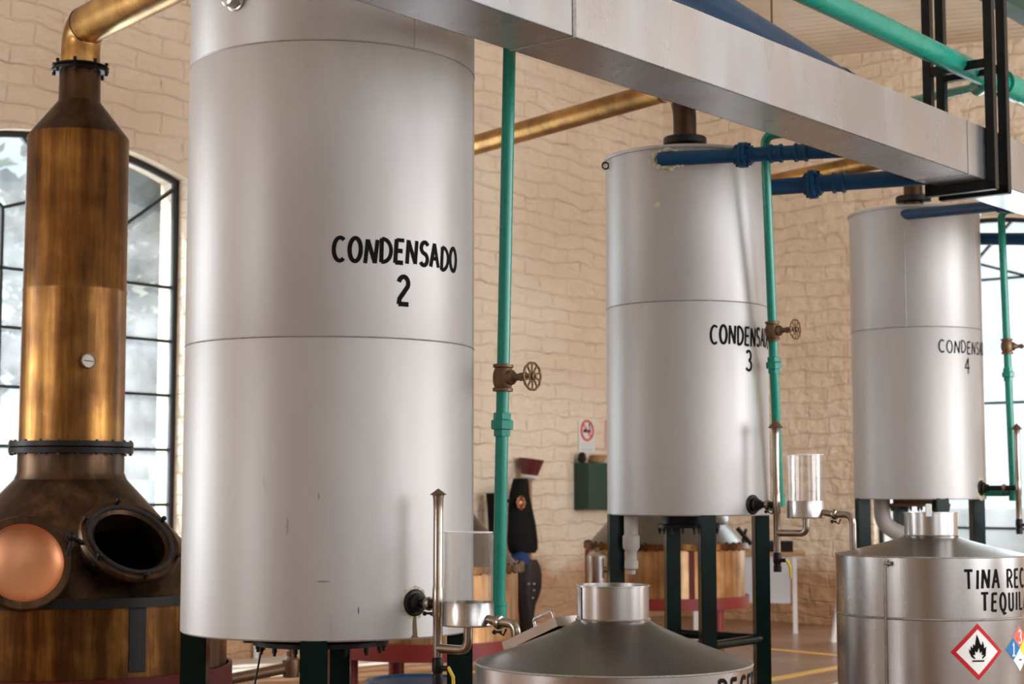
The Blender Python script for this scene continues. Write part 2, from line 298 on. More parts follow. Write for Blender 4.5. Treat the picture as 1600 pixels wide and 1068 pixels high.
class MB:
    def __init__(self): self.bm = bmesh.new()
    def face(self, vs):
        try: self.bm.faces.new(vs)
        except ValueError: pass
    def poly(self, pts): self.face([self.bm.verts.new(p) for p in pts]); return self
    def box(self, c, size, mat=None, bevel=0.0):
        t = bmesh.new(); bmesh.ops.create_cube(t, size=1.0)
        for v in t.verts: v.co = Vector((v.co.x * size[0], v.co.y * size[1], v.co.z * size[2]))
        if bevel: bmesh.ops.bevel(t, geom=list(t.edges), offset=bevel, segments=2, affect='EDGES')
        for v in t.verts: v.co = (mat @ v.co if mat else v.co) + Vector(c)
        self.merge(t); return self
    def merge(self, t):
        mp = {v: self.bm.verts.new(v.co) for v in t.verts}
        for f in t.faces: self.face([mp[v] for v in f.verts])
        t.free()
    def lathe(self, prof, mat, seg=64, caps=(False, False), rmod=None):
        rings = []
        for r, z in prof:
            ring = []
            for i in range(seg):
                a = 2 * PI * i / seg; rr = r * (rmod(a, z) if rmod else 1)
                ring.append(self.bm.verts.new(mat @ Vector((rr * math.cos(a), rr * math.sin(a), z))))
            rings.append(ring)
        for a, b in zip(rings, rings[1:]):
            for i in range(seg): self.face([a[i], a[(i + 1) % seg], b[(i + 1) % seg], b[i]])
        if caps[0]: self.face(list(reversed(rings[0])))
        if caps[1]: self.face(rings[-1])
        return self
    def cyl(self, p0, p1, r0, r1=None, seg=24, caps=True):
        p0 = Vector(p0); p1 = Vector(p1); L = (p1 - p0).length
        return self.lathe([(r0, 0), (r0 if r1 is None else r1, L)], axis_mat(p0, p1 - p0), seg, (caps, caps))
    def tube(self, pts, r, seg=20, caps=True):
        pts = [Vector(p) for p in pts]; n = len(pts); rr = r if isinstance(r, (list, tuple)) else [r] * n
        d0 = (pts[1] - pts[0]).normalized(); x, y = perp(d0); rings = []
        for i, p in enumerate(pts):
            if i == 0: d = pts[1] - pts[0]
            elif i == n - 1: d = pts[-1] - pts[-2]
            else: d = (pts[i + 1] - pts[i]).normalized() + (pts[i] - pts[i - 1]).normalized()
            d.normalize(); x = (x - d * x.dot(d)).normalized(); y = d.cross(x)
            rings.append([self.bm.verts.new(p + (x * math.cos(2 * PI * k / seg) + y * math.sin(2 * PI * k / seg)) * rr[i]) for k in range(seg)])
        for a, b in zip(rings, rings[1:]):
            for i in range(seg): self.face([a[i], a[(i + 1) % seg], b[(i + 1) % seg], b[i]])
        if caps: self.face(list(reversed(rings[0]))); self.face(rings[-1])
        return self
    def torus(self, mat, R, r, seg=48, ms=10, rmod=None):
        rings = []
        for i in range(seg):
            a = 2 * PI * i / seg; RR = R * (rmod(a) if rmod else 1)
            rings.append([self.bm.verts.new(mat @ Vector(((RR + r * math.cos(b)) * math.cos(a), (RR + r * math.cos(b)) * math.sin(a), r * math.sin(b)))) for b in [2 * PI * k / ms for k in range(ms)]])
        for i in range(seg):
            a, b = rings[i], rings[(i + 1) % seg]
            for k in range(ms): self.face([a[k], b[k], b[(k + 1) % ms], a[(k + 1) % ms]])
        return self
    def ring_tube(self, c, R, z, r, seg=72, ms=8):
        return self.torus(Matrix.Translation((c[0], c[1], z)), R, r, seg, ms)
    def sphere(self, c, r, sc=(1, 1, 1), sub=3):
        t = bmesh.new(); bmesh.ops.create_icosphere(t, subdivisions=sub, radius=r)
        for v in t.verts: v.co = Vector((v.co.x * sc[0], v.co.y * sc[1], v.co.z * sc[2])) + Vector(c)
        self.merge(t); return self
    def build(self, name, mat, parent=None, frame=None, angle=38):
        bm = self.bm
        bmesh.ops.recalc_face_normals(bm, faces=bm.faces)
        me = bpy.data.meshes.new(name); o = bpy.data.objects.new(name, me); COL.objects.link(o)
        if frame is not None: o.matrix_world = frame
        elif parent is not None:
            off = ORG[parent.name]; ORG[o.name] = off; o.parent = parent
            for v in bm.verts: v.co -= off
        else:
            vs = [v.co for v in bm.verts]
            off = Vector(((min(v.x for v in vs) + max(v.x for v in vs)) / 2, (min(v.y for v in vs) + max(v.y for v in vs)) / 2, min(v.z for v in vs)))
            for v in bm.verts: v.co -= off
            o.location = off; ORG[o.name] = off
        if frame is not None and parent is not None:
            o.parent = parent; o.matrix_parent_inverse = Matrix.Translation(-ORG[parent.name]); ORG[o.name] = ORG[parent.name]
        bm.to_mesh(me); bm.free()
        for p in me.polygons: p.use_smooth = True
        me.set_sharp_from_angle(angle=math.radians(angle))
        me.materials.append(M[mat]); return o
def tag(o, label, cat, group=None):
    o['label'] = label; o['category'] = cat
    if group: o['group'] = group
    return o
def thing(name, loc, label, cat, group=None):
    o = bpy.data.objects.new(name, None); COL.objects.link(o); o.location = Vector(loc); o.empty_display_size = 0.2
    ORG[o.name] = Vector(loc); return tag(o, label, cat, group)
def struct(o): o['kind'] = 'structure'; return o
TZ = Matrix.Translation
def at(c, z=0): return TZ((c[0], c[1], z))

# ------------------------------------------------------------------ hand lettering on round surfaces
def arc(cx, cy, rx, ry, a0, a1, k=12):
    return [(cx + rx * math.cos(math.radians(a0 + (a1 - a0) * i / k)), cy + ry * math.sin(math.radians(a0 + (a1 - a0) * i / k))) for i in range(k + 1)]
G = {
 'C': (0.58, [arc(0.33, 0.5, 0.27, 0.48, 52, 308, 18)]),
 'O': (0.60, [arc(0.30, 0.5, 0.25, 0.48, 0, 360, 24)]),
 'N': (0.60, [[(0.04, 0), (0.10, 1)], [(0.10, 0.98), (0.48, 0.03)], [(0.48, 0.02), (0.55, 1)]]),
 'D': (0.55, [[(0.06, 0), (0.07, 1)], [(0.07, 0.98)] + arc(0.12, 0.5, 0.40, 0.48, 80, -80, 16) + [(0.06, 0.02)]]),
 'E': (0.50, [[(0.06, 0), (0.08, 1)], [(0.08, 0.97), (0.46, 0.97)], [(0.07, 0.52), (0.40, 0.52)], [(0.06, 0.03), (0.45, 0.03)]]),
 'S': (0.52, [arc(0.28, 0.74, 0.20, 0.235, 25, 250, 12) + arc(0.24, 0.25, 0.21, 0.245, 70, -150, 14)]),
 'A': (0.56, [[(0.02, 0), (0.28, 1)], [(0.28, 1), (0.52, 0)], [(0.13, 0.36), (0.43, 0.36)]]),
 'T': (0.56, [[(0.0, 0.97), (0.56, 0.97)], [(0.28, 0.97), (0.28, 0)]]),
 'I': (0.20, [[(0.10, 0), (0.10, 1)]]),
 'R': (0.54, [[(0.06, 0), (0.06, 1)], [(0.06, 0.97)] + arc(0.22, 0.74, 0.25, 0.23, 90, -90, 12) + [(0.06, 0.51)], [(0.22, 0.5), (0.50, 0)]]),
 'Q': (0.60, [arc(0.30, 0.5, 0.25, 0.48, 0, 360, 24), [(0.22, 0.08), (0.36, -0.16), (0.56, -0.10)]]),
 'U': (0.54, [[(0.06, 1), (0.06, 0.3)] + arc(0.27, 0.25, 0.21, 0.24, 180, 360, 12) + [(0.48, 1)]]),
 'L': (0.46, [[(0.06, 1), (0.06, 0.03), (0.44, 0.03)]]),
 'P': (0.50, [[(0.06, 0), (0.06, 1)], [(0.06, 0.97)] + arc(0.22, 0.72, 0.25, 0.25, 90, -90, 12) + [(0.06, 0.47)]]),
 '1': (0.40, [[(0.08, 0.80), (0.22, 1), (0.22, 0)], [(0.06, 0.02), (0.38, 0.02)]]),
 '2': (0.52, [arc(0.26, 0.76, 0.21, 0.23, 170, -30, 12) + [(0.10, 0.22), (0.06, 0.02)], [(0.05, 0.03), (0.50, 0.03)]]),
 '3': (0.50, [arc(0.24, 0.75, 0.19, 0.23, 150, -80, 12) + arc(0.23, 0.26, 0.23, 0.25, 80, -150, 14)]),
 '4': (0.52, [[(0.36, 0), (0.38, 1), (0.04, 0.36), (0.52, 0.36)]]),
 '-': (0.40, [[(0.04, 0.5), (0.36, 0.5)]]),
}
def ribbon(mb, pts, wd, mapf):
    P2 = []
    for a, b in zip(pts, pts[1:]):
        k = max(1, int(math.hypot(b[0] - a[0], b[1] - a[1]) / 0.012))
        for j in range(k): P2.append((a[0] + (b[0] - a[0]) * j / k, a[1] + (b[1] - a[1]) * j / k))
    P2.append(pts[-1])
    L = []; n = len(P2)
    closed = math.hypot(P2[0][0] - P2[-1][0], P2[0][1] - P2[-1][1]) < 1e-5
    for i in range(n):
        a = P2[max(i - 1, 0)]; b = P2[min(i + 1, n - 1)]
        if closed and i in (0, n - 1): a, b = P2[-2], P2[1]
        dx, dy = b[0] - a[0], b[1] - a[1]; d = math.hypot(dx, dy) or 1
        nx, ny = -dy / d * wd / 2, dx / d * wd / 2
        L.append((mb.bm.verts.new(mapf(P2[i][0] + nx, P2[i][1] + ny)), mb.bm.verts.new(mapf(P2[i][0] - nx, P2[i][1] - ny))))
    for p, q in zip(L, L[1:]): mb.face([p[0], p[1], q[1], q[0]])
def text_width(txt, h, gap):
    return sum((0.3 if c == ' ' else G[c][0]) * h + gap for c in txt) - gap
def lettering(mb, txt, x, z, h, gap, wd, mapf, wob=0.02, wsc=1.0):
    rnd = random.Random(len(txt) * 31 + int(z * 1000))
    for c in txt:
        if c == ' ': x += 0.3 * h * wsc + gap; continue
        wv, strokes = G[c]; dz = rnd.uniform(-wob, wob) * h; sh = rnd.uniform(-0.02, 0.06)
        for st in strokes:
            ribbon(mb, [(x + (p[0] + sh * p[1]) * h * wsc, z + dz + p[1] * h) for p in st], wd * rnd.uniform(0.9, 1.1), mapf)
        x += wv * h * wsc + gap
    return x
def cyl_map(c, R, az0, off):
    # x = arc length to the viewer's right from azimuth az0 (measured from -Y towards +X), z = height
    def f(x, z):
        a = az0 + x / R; return Vector((c[0] + (R + off) * math.sin(a), c[1] - (R + off) * math.cos(a), z))
    return f
def azim(c, p): return math.atan2(p[0] - c[0], -(p[1] - c[1]))
def patch(mb, pts, mapf, step=0.02):
    t = bmesh.new(); t.faces.new([t.verts.new((p[0], p[1], 0)) for p in pts])
    bmesh.ops.triangulate(t, faces=t.faces)
    for _ in range(6):
        es = [e for e in t.edges if e.calc_length() > step]
        if not es: break
        bmesh.ops.subdivide_edges(t, edges=es, cuts=1); bmesh.ops.triangulate(t, faces=t.faces)
    for v in t.verts: v.co = mapf(v.co.x, v.co.y)
    mb.merge(t)

# ------------------------------------------------------------------ room shell (row frame: x along the row, y away to the left, z up)
S0, S1 = -8.5, 9.72
TL = -4.86
def ceil_z(t): return 5.66 - 0.083 * (t + 3.27)
def arch_z(d, half, spring, rise):
    Rr = (half * half + rise * rise) / (2 * rise); return spring + math.sqrt(max(Rr * Rr - d * d, 0)) - (Rr - rise)
def wall(name, a0, a1, ztop, wins, mp, reveal_depth):
    """mp(a, z, d): a along the wall, d = depth into the wall; wins: (centre, half, sill, spring, rise)"""
    mb = MB(); K = 16
    zt = ztop if callable(ztop) else (lambda a: ztop)
    def quad(a, b, za0, zb0, za1, zb1):
        for d in (0, reveal_depth): mb.poly([mp(a, za0, d), mp(b, zb0, d), mp(b, zb1, d), mp(a, za1, d)])
    cur = a0
    for (c, h, si, sp, ri) in sorted(wins):
        l, r = c - h, c + h
        quad(cur, l, 0, 0, zt(cur), zt(l)); cur = r
        quad(l, r, 0, 0, si, si)
        xs = [l + (r - l) * i / K for i in range(K + 1)]
        for x, y in zip(xs, xs[1:]):
            zx, zy = arch_z(x - c, h, sp, ri), arch_z(y - c, h, sp, ri)
            quad(x, y, zx, zy, zt(x), zt(y))
            mb.poly([mp(x, zx, 0), mp(y, zy, 0), mp(y, zy, reveal_depth), mp(x, zx, reveal_depth)])
        mb.poly([mp(l, si, 0), mp(r, si, 0), mp(r, si, reveal_depth), mp(l, si, reveal_depth)])
        for e in (l, r): mb.poly([mp(e, si, 0), mp(e, sp, 0), mp(e, sp, reveal_depth), mp(e, si, reveal_depth)])
    quad(cur, a1, 0, 0, zt(cur), zt(a1))
    for e in (a0, a1): mb.poly([mp(e, 0, 0), mp(e, zt(e), 0), mp(e, zt(e), reveal_depth), mp(e, 0, reveal_depth)])
    return struct(mb.build(name, 'plaster' if name == 'wall_right' else 'wall', frame=ROW))
WH, WSILL, WSPR, WRISE = 1.03, 0.40, 3.66, 0.17
WD = 0.32
WL = [(2.22, WH, WSILL, WSPR, WRISE), (-2.4, WH, WSILL, WSPR, WRISE)]  # second opening is unseen, added to let light in
WE = [(-1.44, WH, WSILL, WSPR, WRISE)]                              # in t along the end wall
wall('wall_left', S0, S1, ceil_z(TL) + 0.05, WL, lambda a, z, d: Vector((a, -TL + d, z)), WD)
wall('wall_end', TL, TR, lambda t: ceil_z(t) + 0.05, WE, lambda a, z, d: Vector((S1 + d, -a, z)), WD)
wall('wall_right', S0, S1, ceil_z(TR) + 0.05, [(s, h, 1.0, 3.9, 0.15) for s, h in RW], lambda a, z, d: Vector((a, -TR - d, z)), WD)
wall('wall_back', TL, TR, lambda t: ceil_z(t) + 0.05, [(-2.3, 1.3, 1.0, 3.8, 0.15)], lambda a, z, d: Vector((S0 - d, -a, z)), WD)  # unseen opening added to carry the back fill lamp
mb = MB()
for dz in (0, 0.2):
    mb.poly([(S0 - .3, -TR - .3, ceil_z(TR) + dz), (S1 + .3, -TR - .3, ceil_z(TR) + dz), (S1 + .3, -TL + .3, ceil_z(TL) + dz), (S0 - .3, -TL + .3, ceil_z(TL) + dz)])
struct(mb.build('ceiling', 'ceiling', frame=ROW))
mb = MB(); mb.box(((S0 + S1) / 2, -(TL + TR) / 2, -0.1), (S1 - S0 + 0.6, TR - TL + 0.6, 0.2)); struct(mb.build('floor', 'floor', frame=ROW))

def window(name, c, mp, z_list, fan=True):
    root = bpy.data.objects.new(name, None); COL.objects.link(root); root['kind'] = 'structure'
    root.location = ROW @ mp(c, WSILL, 0.12); ORG[root.name] = Vector(root.location)
    h = WH; fr = MB(); mu = MB(); gl = MB()
    D = 0.12; K = 16; b = 0.02
    def bar(mbx, a0, z0, a1, z1, wd):
        p0, p1 = mp(a0, z0, D), mp(a1, z1, D); dirv = (p1 - p0); L = dirv.length
        nrm = (mp(a0, z0, 1) - mp(a0, z0, 0)).normalized()
        mt = axis_mat((p0 + p1) / 2, dirv, nrm)
        mbx.box((0, 0, 0), (0.04, wd, L)) if False else mbx.merge(_boxm(mt, (0.04, wd, L)))
    xs = [c - h + 2 * h * i / K for i in range(K + 1)]; az = lambda x: arch_z(x - c, h, WSPR, WRISE)
    for x, y in zip(xs, xs[1:]): bar(fr, x, az(x) - b, y, az(y) - b, 0.045)
    for e in (-1, 1): bar(fr, c + e * (h - b), WSILL, c + e * (h - b), WSPR, 0.05)
    bar(fr, c - h, WSILL + b, c + h, WSILL + b, 0.05)
    cw = h / 2
    zt = 3.25
    for k in (-1, 1):
        bar(mu, c + k * cw, WSILL, c + k * cw, zt, 0.022)
        bar(mu, c + k * cw, zt, c + k * h, WSPR - 0.04, 0.022)
        bar(mu, c + k * cw, zt, c, 3.42, 0.022)
        bar(mu, c, 3.42, c + k * 0.40, az(c + k * 0.40), 0.022)
    bar(mu, c, WSILL, c, 3.42, 0.022)
    for z in z_list: bar(mu, c - h, z, c + h, z, 0.022)
    for x, y in zip(xs, xs[1:]): gl.poly([mp(x, WSILL, D), mp(y, WSILL, D), mp(y, az(y), D), mp(x, az(x), D)])
    fr.build('window_frame', 'frame', root, frame=ROW); mu.build('glazing_bars', 'frame', root, frame=ROW); gl.build('glass', 'pane', root, frame=ROW)
    return root
def _boxm(mt, size):
    t = bmesh.new(); bmesh.ops.create_cube(t, size=1.0)
    for v in t.verts: v.co = mt @ Vector((v.co.x * size[0], v.co.y * size[1], v.co.z * size[2]))
    return t
ZL = [2.83, 2.42, 2.01, 1.60, 1.19, 0.78]
window('window_1', 2.22, lambda a, z, d: Vector((a, -TL + d, z)), ZL)
window('window_2', -1.44, lambda a, z, d: Vector((S1 + d, -a, z)), [3.25, 2.1, 0.95])
# painted lines on the floor
def floor_line(p, q, wd, name):
    p, q = Vector(p), Vector(q); d = (q - p); m = axis_mat((p + q) / 2 + Vector((0, 0, 0.002)), Vector((0, 0, 1)), d)
    mb = MB(); mb.merge(_boxm(m, (d.length, wd, 0.004))); return struct(mb.build(name, 'yellow'))
floor_line(PZ(1180, 1012, 0), PZ(1420, 1034, 0), 0.10, 'trim_1')
floor_line(PZ(1180, 1066, 0), PZ(1420, 1022, 0), 0.10, 'trim_2')
a, b_ = PZ(560, 1062, 0), PZ(760, 1048, 0)
floor_line(a, b_, 0.10, 'trim_3')
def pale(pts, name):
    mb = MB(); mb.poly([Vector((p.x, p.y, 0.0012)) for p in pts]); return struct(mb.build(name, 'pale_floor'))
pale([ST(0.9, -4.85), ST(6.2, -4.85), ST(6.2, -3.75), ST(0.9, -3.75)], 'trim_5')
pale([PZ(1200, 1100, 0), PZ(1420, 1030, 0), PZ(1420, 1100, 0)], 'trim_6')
# roof beam at the top right
mb = MB(); p, q = P(1540, -30, 11.0), P(1680, 55, 12.0)
mb.merge(_boxm(axis_mat((p + q) / 2, q - p, Vector((0, 0, 1))), (0.22, 0.14, (q - p).length + 1.5)))
struct(mb.build('trim_4', 'board'))

# ------------------------------------------------------------------ condensers
ROWDIR = {'u': U, 'n': N}
def condenser(c, R, z0, z1, seams, leg_rot, leg_r, leg_w, num, text_px, num_px, th, nh, label, extra, text_len, wd):
    t = thing('condenser_tank', (c[0], c[1], 0), label, 'tank', 'silver condenser tanks on dark green legs')
    T = at(c)
    mb = MB(); prof = [(R - 0.03, z0 + 0.004), (R - 0.006, z0), (R, z0 + 0.006)]
    for s in seams: prof += [(R, s - 0.006), (R - 0.0025, s), (R, s + 0.006)]
    prof += [(R, z1 - 0.004), (R - 0.004, z1)]
    mb.lathe(prof, T, 128, (True, False)); shell = mb.build('shell', 'silver', t, angle=25)
    for s in seams:
        m2 = MB(); m2.ring_tube(c, R - 0.001, s, 0.0032, 128, 6); m2.build('weld_seam', 'seamline', t)
    mb = MB(); mb.lathe([(0.0001, z1 + 0.03), (R * 0.5, z1 + 0.022), (R - 0.02, z1 + 0.004), (R + 0.012, z1 + 0.004), (R + 0.014, z1 - 0.004), (R + 0.012, z1 - 0.012), (R - 0.001, z1 - 0.012)], T, 96)
    mb.build('lid', 'silver', t)
    # legs
    for k in range(4):
        a = leg_rot + k * PI / 2; lx, ly = c[0] + leg_r * math.sin(a), c[1] - leg_r * math.cos(a)
        m2 = MB(); rot = Matrix.Rotation(leg_rot, 4, 'Z')
        m2.box((lx, ly, (z0 + 0.012) / 2), (leg_w, leg_w, z0 + 0.006), rot, 0.004)
        m2.box((lx, ly, 0.006), (leg_w + 0.08, leg_w + 0.08, 0.012), rot, 0.002)
        m2.build('leg', 'leg_green', t)
    for k in range(4):
        a = leg_rot + k * PI / 2; b = a + PI / 2; zb = 0.50
        p = Vector((c[0] + leg_r * math.sin(a), c[1] - leg_r * math.cos(a), zb)); q = Vector((c[0] + leg_r * math.sin(b), c[1] - leg_r * math.cos(b), zb))
        if extra.get('braces', True):
            m2 = MB(); m2.cyl(p, q, 0.024, seg=16); m2.build('brace', 'leg_green', t)
    # manway cover under the tank
    rf = extra.get('rf', 0.28)
    zf = z0 - extra.get('fdrop', 0.03)
    fc = extra.get('fc', c)
    m2 = MB(); m2.lathe([(0.0001, zf - 0.018), (rf, zf - 0.018), (rf, zf), (rf * 0.86, zf + 0.004), (rf * 0.86, z0 + 0.004)], at(fc), 64); fl = m2.build('manway_flange', 'iron' if extra.get('dark', True) else 'rust', t)
    for k in range(16):
        a = k * PI / 8 + 0.1; m2 = MB()
        x, y = fc[0] + rf * 0.93 * math.cos(a), fc[1] + rf * 0.93 * math.sin(a)
        m2.cyl((x, y, zf - 0.038), (x, y, zf - 0.016), 0.010, seg=6); m2.cyl((x, y, zf - 0.050), (x, y, zf - 0.036), 0.006, seg=8); m2.build('bolt', 'iron', fl)
    # lettering
    p0 = on_cyl(c, R, text_px[0], text_px[1]); az0 = azim(c, p0); mf = cyl_map(c, R, az0, 0.0012)
    m2 = MB(); L0 = text_width('CONDENSADO', th, th * 0.12); sc = text_len / L0
    lettering(m2, 'CONDENSADO', 0, p0.z - th / 2, th, th * 0.12 * sc, wd, mf, 0.06, sc); m2.build('lettering', 'ink', t)
    p1 = on_cyl(c, R, num_px[0], num_px[1]); mf = cyl_map(c, R, azim(c, p1), 0.0012)
    m2 = MB(); lettering(m2, num, -G[num][0] * nh * 0.45, p1.z - nh / 2, nh, 0, wd * 1.1, mf, 0, 0.9); m2.build('numeral', 'ink', t)
    return t
C2 = (-0.76, 6.95); R2 = 0.6
C3 = (0.955, 9.053); R3 = 0.438
C4 = (2.744, 11.247); R4 = 0.434
z2 = on_cyl(C2, R2, 511, 1003).z; z3 = on_cyl(C3, R3, 1076, 806).z; z4 = on_cyl(C4, R4, 1437, 780).z
z3t = on_cyl(C3, R3, 1072, 226).z; z4t = on_cyl(C4, R4, 1428, 320).z
s2a = on_cyl(C2, R2, 513, 525).z; s2b = on_cyl(C2, R2, 516, 62).z
s3 = on_cyl(C3, R3, 1074, 469).z; s4 = on_cyl(C4, R4, 1430, 510).z
z2t = s2b + 0.36
print('tank z', z2, z3, z4, z3t, z4t, s2a, s2b, s3, s4)
def arclen(c, R, pa, pb): return (azim(c, on_cyl(c, R, *pb)) - azim(c, on_cyl(c, R, *pa))) * R
L2 = arclen(C2, R2, (519, 390), (713, 402))
cond2 = condenser(C2, R2, z2, z2t, [s2a, s2b], 0.02, 0.545, 0.105, '2', (519, 389), (630, 454), 0.094, 0.112,
    'largest silver condenser tank lettered with numeral 2, nearest the camera', {'rf': 0.27, 'fdrop': 0.022, 'fc': (-0.765, 6.75), 'braces': False}, L2, 0.0165)
L3 = arclen(C3, R3, (1109, 524), (1200, 530)) * 0.93
cond3 = condenser(C3, R3, z3, z3t, [s3], 0.13, 0.40, 0.08, '3', (1109, 522), (1170, 563), 0.098, 0.105,
    'middle silver condenser tank lettered with numeral 3, between the other two', {'rf': 0.17, 'fdrop': 0.05}, L3, 0.0135)
L4 = arclen(C4, R4, (1466, 541), (1534, 544)) * 1.2
cond4 = condenser(C4, R4, z4, z4t, [s4], 0.10, 0.395, 0.085, '4', (1466, 541), (1511, 571), 0.082, 0.105,
    'farthest silver condenser tank lettered with numeral 4, at the right', {'rf': 0.20, 'fdrop': 0.03, 'dark': False}, L4, 0.0105)
# vertical joints, plates, eyes and fittings on the tanks
def vseam(c, R, px, py, za, zb, par, mat='seamline'):
    p = on_cyl(c, R, px, py); a = azim(c, p); f = cyl_map(c, R, a, 0.0008)
    mb = MB(); mb.tube([f(0, za), f(0, zb)], 0.0018, 6); mb.build('weld_seam', mat, par)
vseam(C2, R2, 648, 40, s2b, z2t, cond2); vseam(C2, R2, 516, 960, z2 + 0.004, z2 + 0.10, cond2); vseam(C4, R4, 1414, 420, s4, z4t - 0.02, cond4)
vseam(C2, R2, 366, 700, z2, s2a, cond2) if False else None
def cap_on(c, R, px, py, par, name, r, h, mat, seg=24):
    p = on_cyl(c, R, px, py); d = Vector((p.x - c[0], p.y - c[1], 0)).normalized(); m = axis_mat(p - d * 0.004, d)
    mb = MB(); mb.lathe([(r * 1.0, 0), (r, h), (r * 0.8, h + 0.004), (0.0001, h + 0.004)], m, seg); return mb.build(name, mat, par)
pl = cap_on(C2, R2, 370, 2, cond2, 'plug', 0.032, 0.06, 'steel', 32); cap_on(C2, R2, 369, 1, cond2, 'plug_collar', 0.044, 0.012, 'steel', 32)
cap_on(C4, R4, 1424, 339, cond4, 'patch_plate', 0.070, 0.002, 'silver', 40)
cap_on(C3, R3, 1027, 320, cond3, 'round_scar', 0.020, 0.0006, 'pale_weld', 32)
# small ring eye on tank 3
p = on_cyl(C3, R3, 951, 259); d = Vector((p.x - C3[0], p.y - C3[1], 0)).normalized()
mb = MB(); mb.torus(axis_mat(p + d * 0.018, Vector((0.25, -1, 0))), 0.018, 0.005, 24, 8); mb.build('lifting_eye', 'iron', cond3)
# bottom drain pipes of tanks 3 and 4
p = P(986, 812, 8.9)
mb = MB(); T = at(p)
mb.lathe([(0.037, z3 + 0.01), (0.037, z3 - 0.10), (0.045, z3 - 0.11), (0.045, z3 - 0.17), (0.030, z3 - 0.19), (0.030, z3 - 0.235), (0.036, z3 - 0.24), (0.036, z3 - 0.28), (0.022, z3 - 0.29), (0.022, z3 - 0.31)], T, 28, (True, True)); mb.build('drain_pipe', 'pvc', cond3)
p = P(1378, 790, 11.3); mb = MB()
mb.tube(fillet([(p.x, p.y, z4 + 0.01), (p.x, p.y, z4 - 0.16), (p.x + 0.12, p.y, z4 - 0.24), (p.x + 0.3, p.y, z4 - 0.26)], 0.12), 0.055, 20); mb.build('drain_pipe', 'pvc', cond4)
# under tank 2: capped stub and a hanging pull rod
p = P(388, 1013, 6.75); mb = MB(); mb.lathe([(0.018, z2 + 0.01), (0.018, z2 - 0.02), (0.022, z2 - 0.024), (0.022, z2 - 0.036)], at(p), 20, (True, True)); mb.build('drain_plug', 'iron', cond2)
p = P(411, 1022, 6.72); q = P(397, 1075, 6.72); mb = MB(); mb.tube([Vector((p.x, p.y, z2 - 0.02)), q, Vector((q.x - 0.05, q.y, 0.30))], 0.004, 8); mb.build('pull_rod', 'iron', cond2)

# scuffs on the big tank
for (px, py, hw, hh, mt) in ((505, 908, 0.026, 0.004, 'seamline'), (449, 822, 0.004, 0.034, 'seamline'), (498, 775, 0.004, 0.012, 'seamline'), (560, 953, 0.002, 0.015, 'blue_pipe'), (300, 36, 0.006, 0.012, 'seamline')):
    p = on_cyl(C2, R2, px, py); f = cyl_map(C2, R2, azim(C2, p), 0.0006); mb = MB()
    patch(mb, [(hw * math.cos(2 * PI * k / 14) * (1 + 0.2 * math.sin(3 * k)), p.z + hh * math.sin(2 * PI * k / 14)) for k in range(14)], f); mb.build('scuff_mark', mt, cond2)
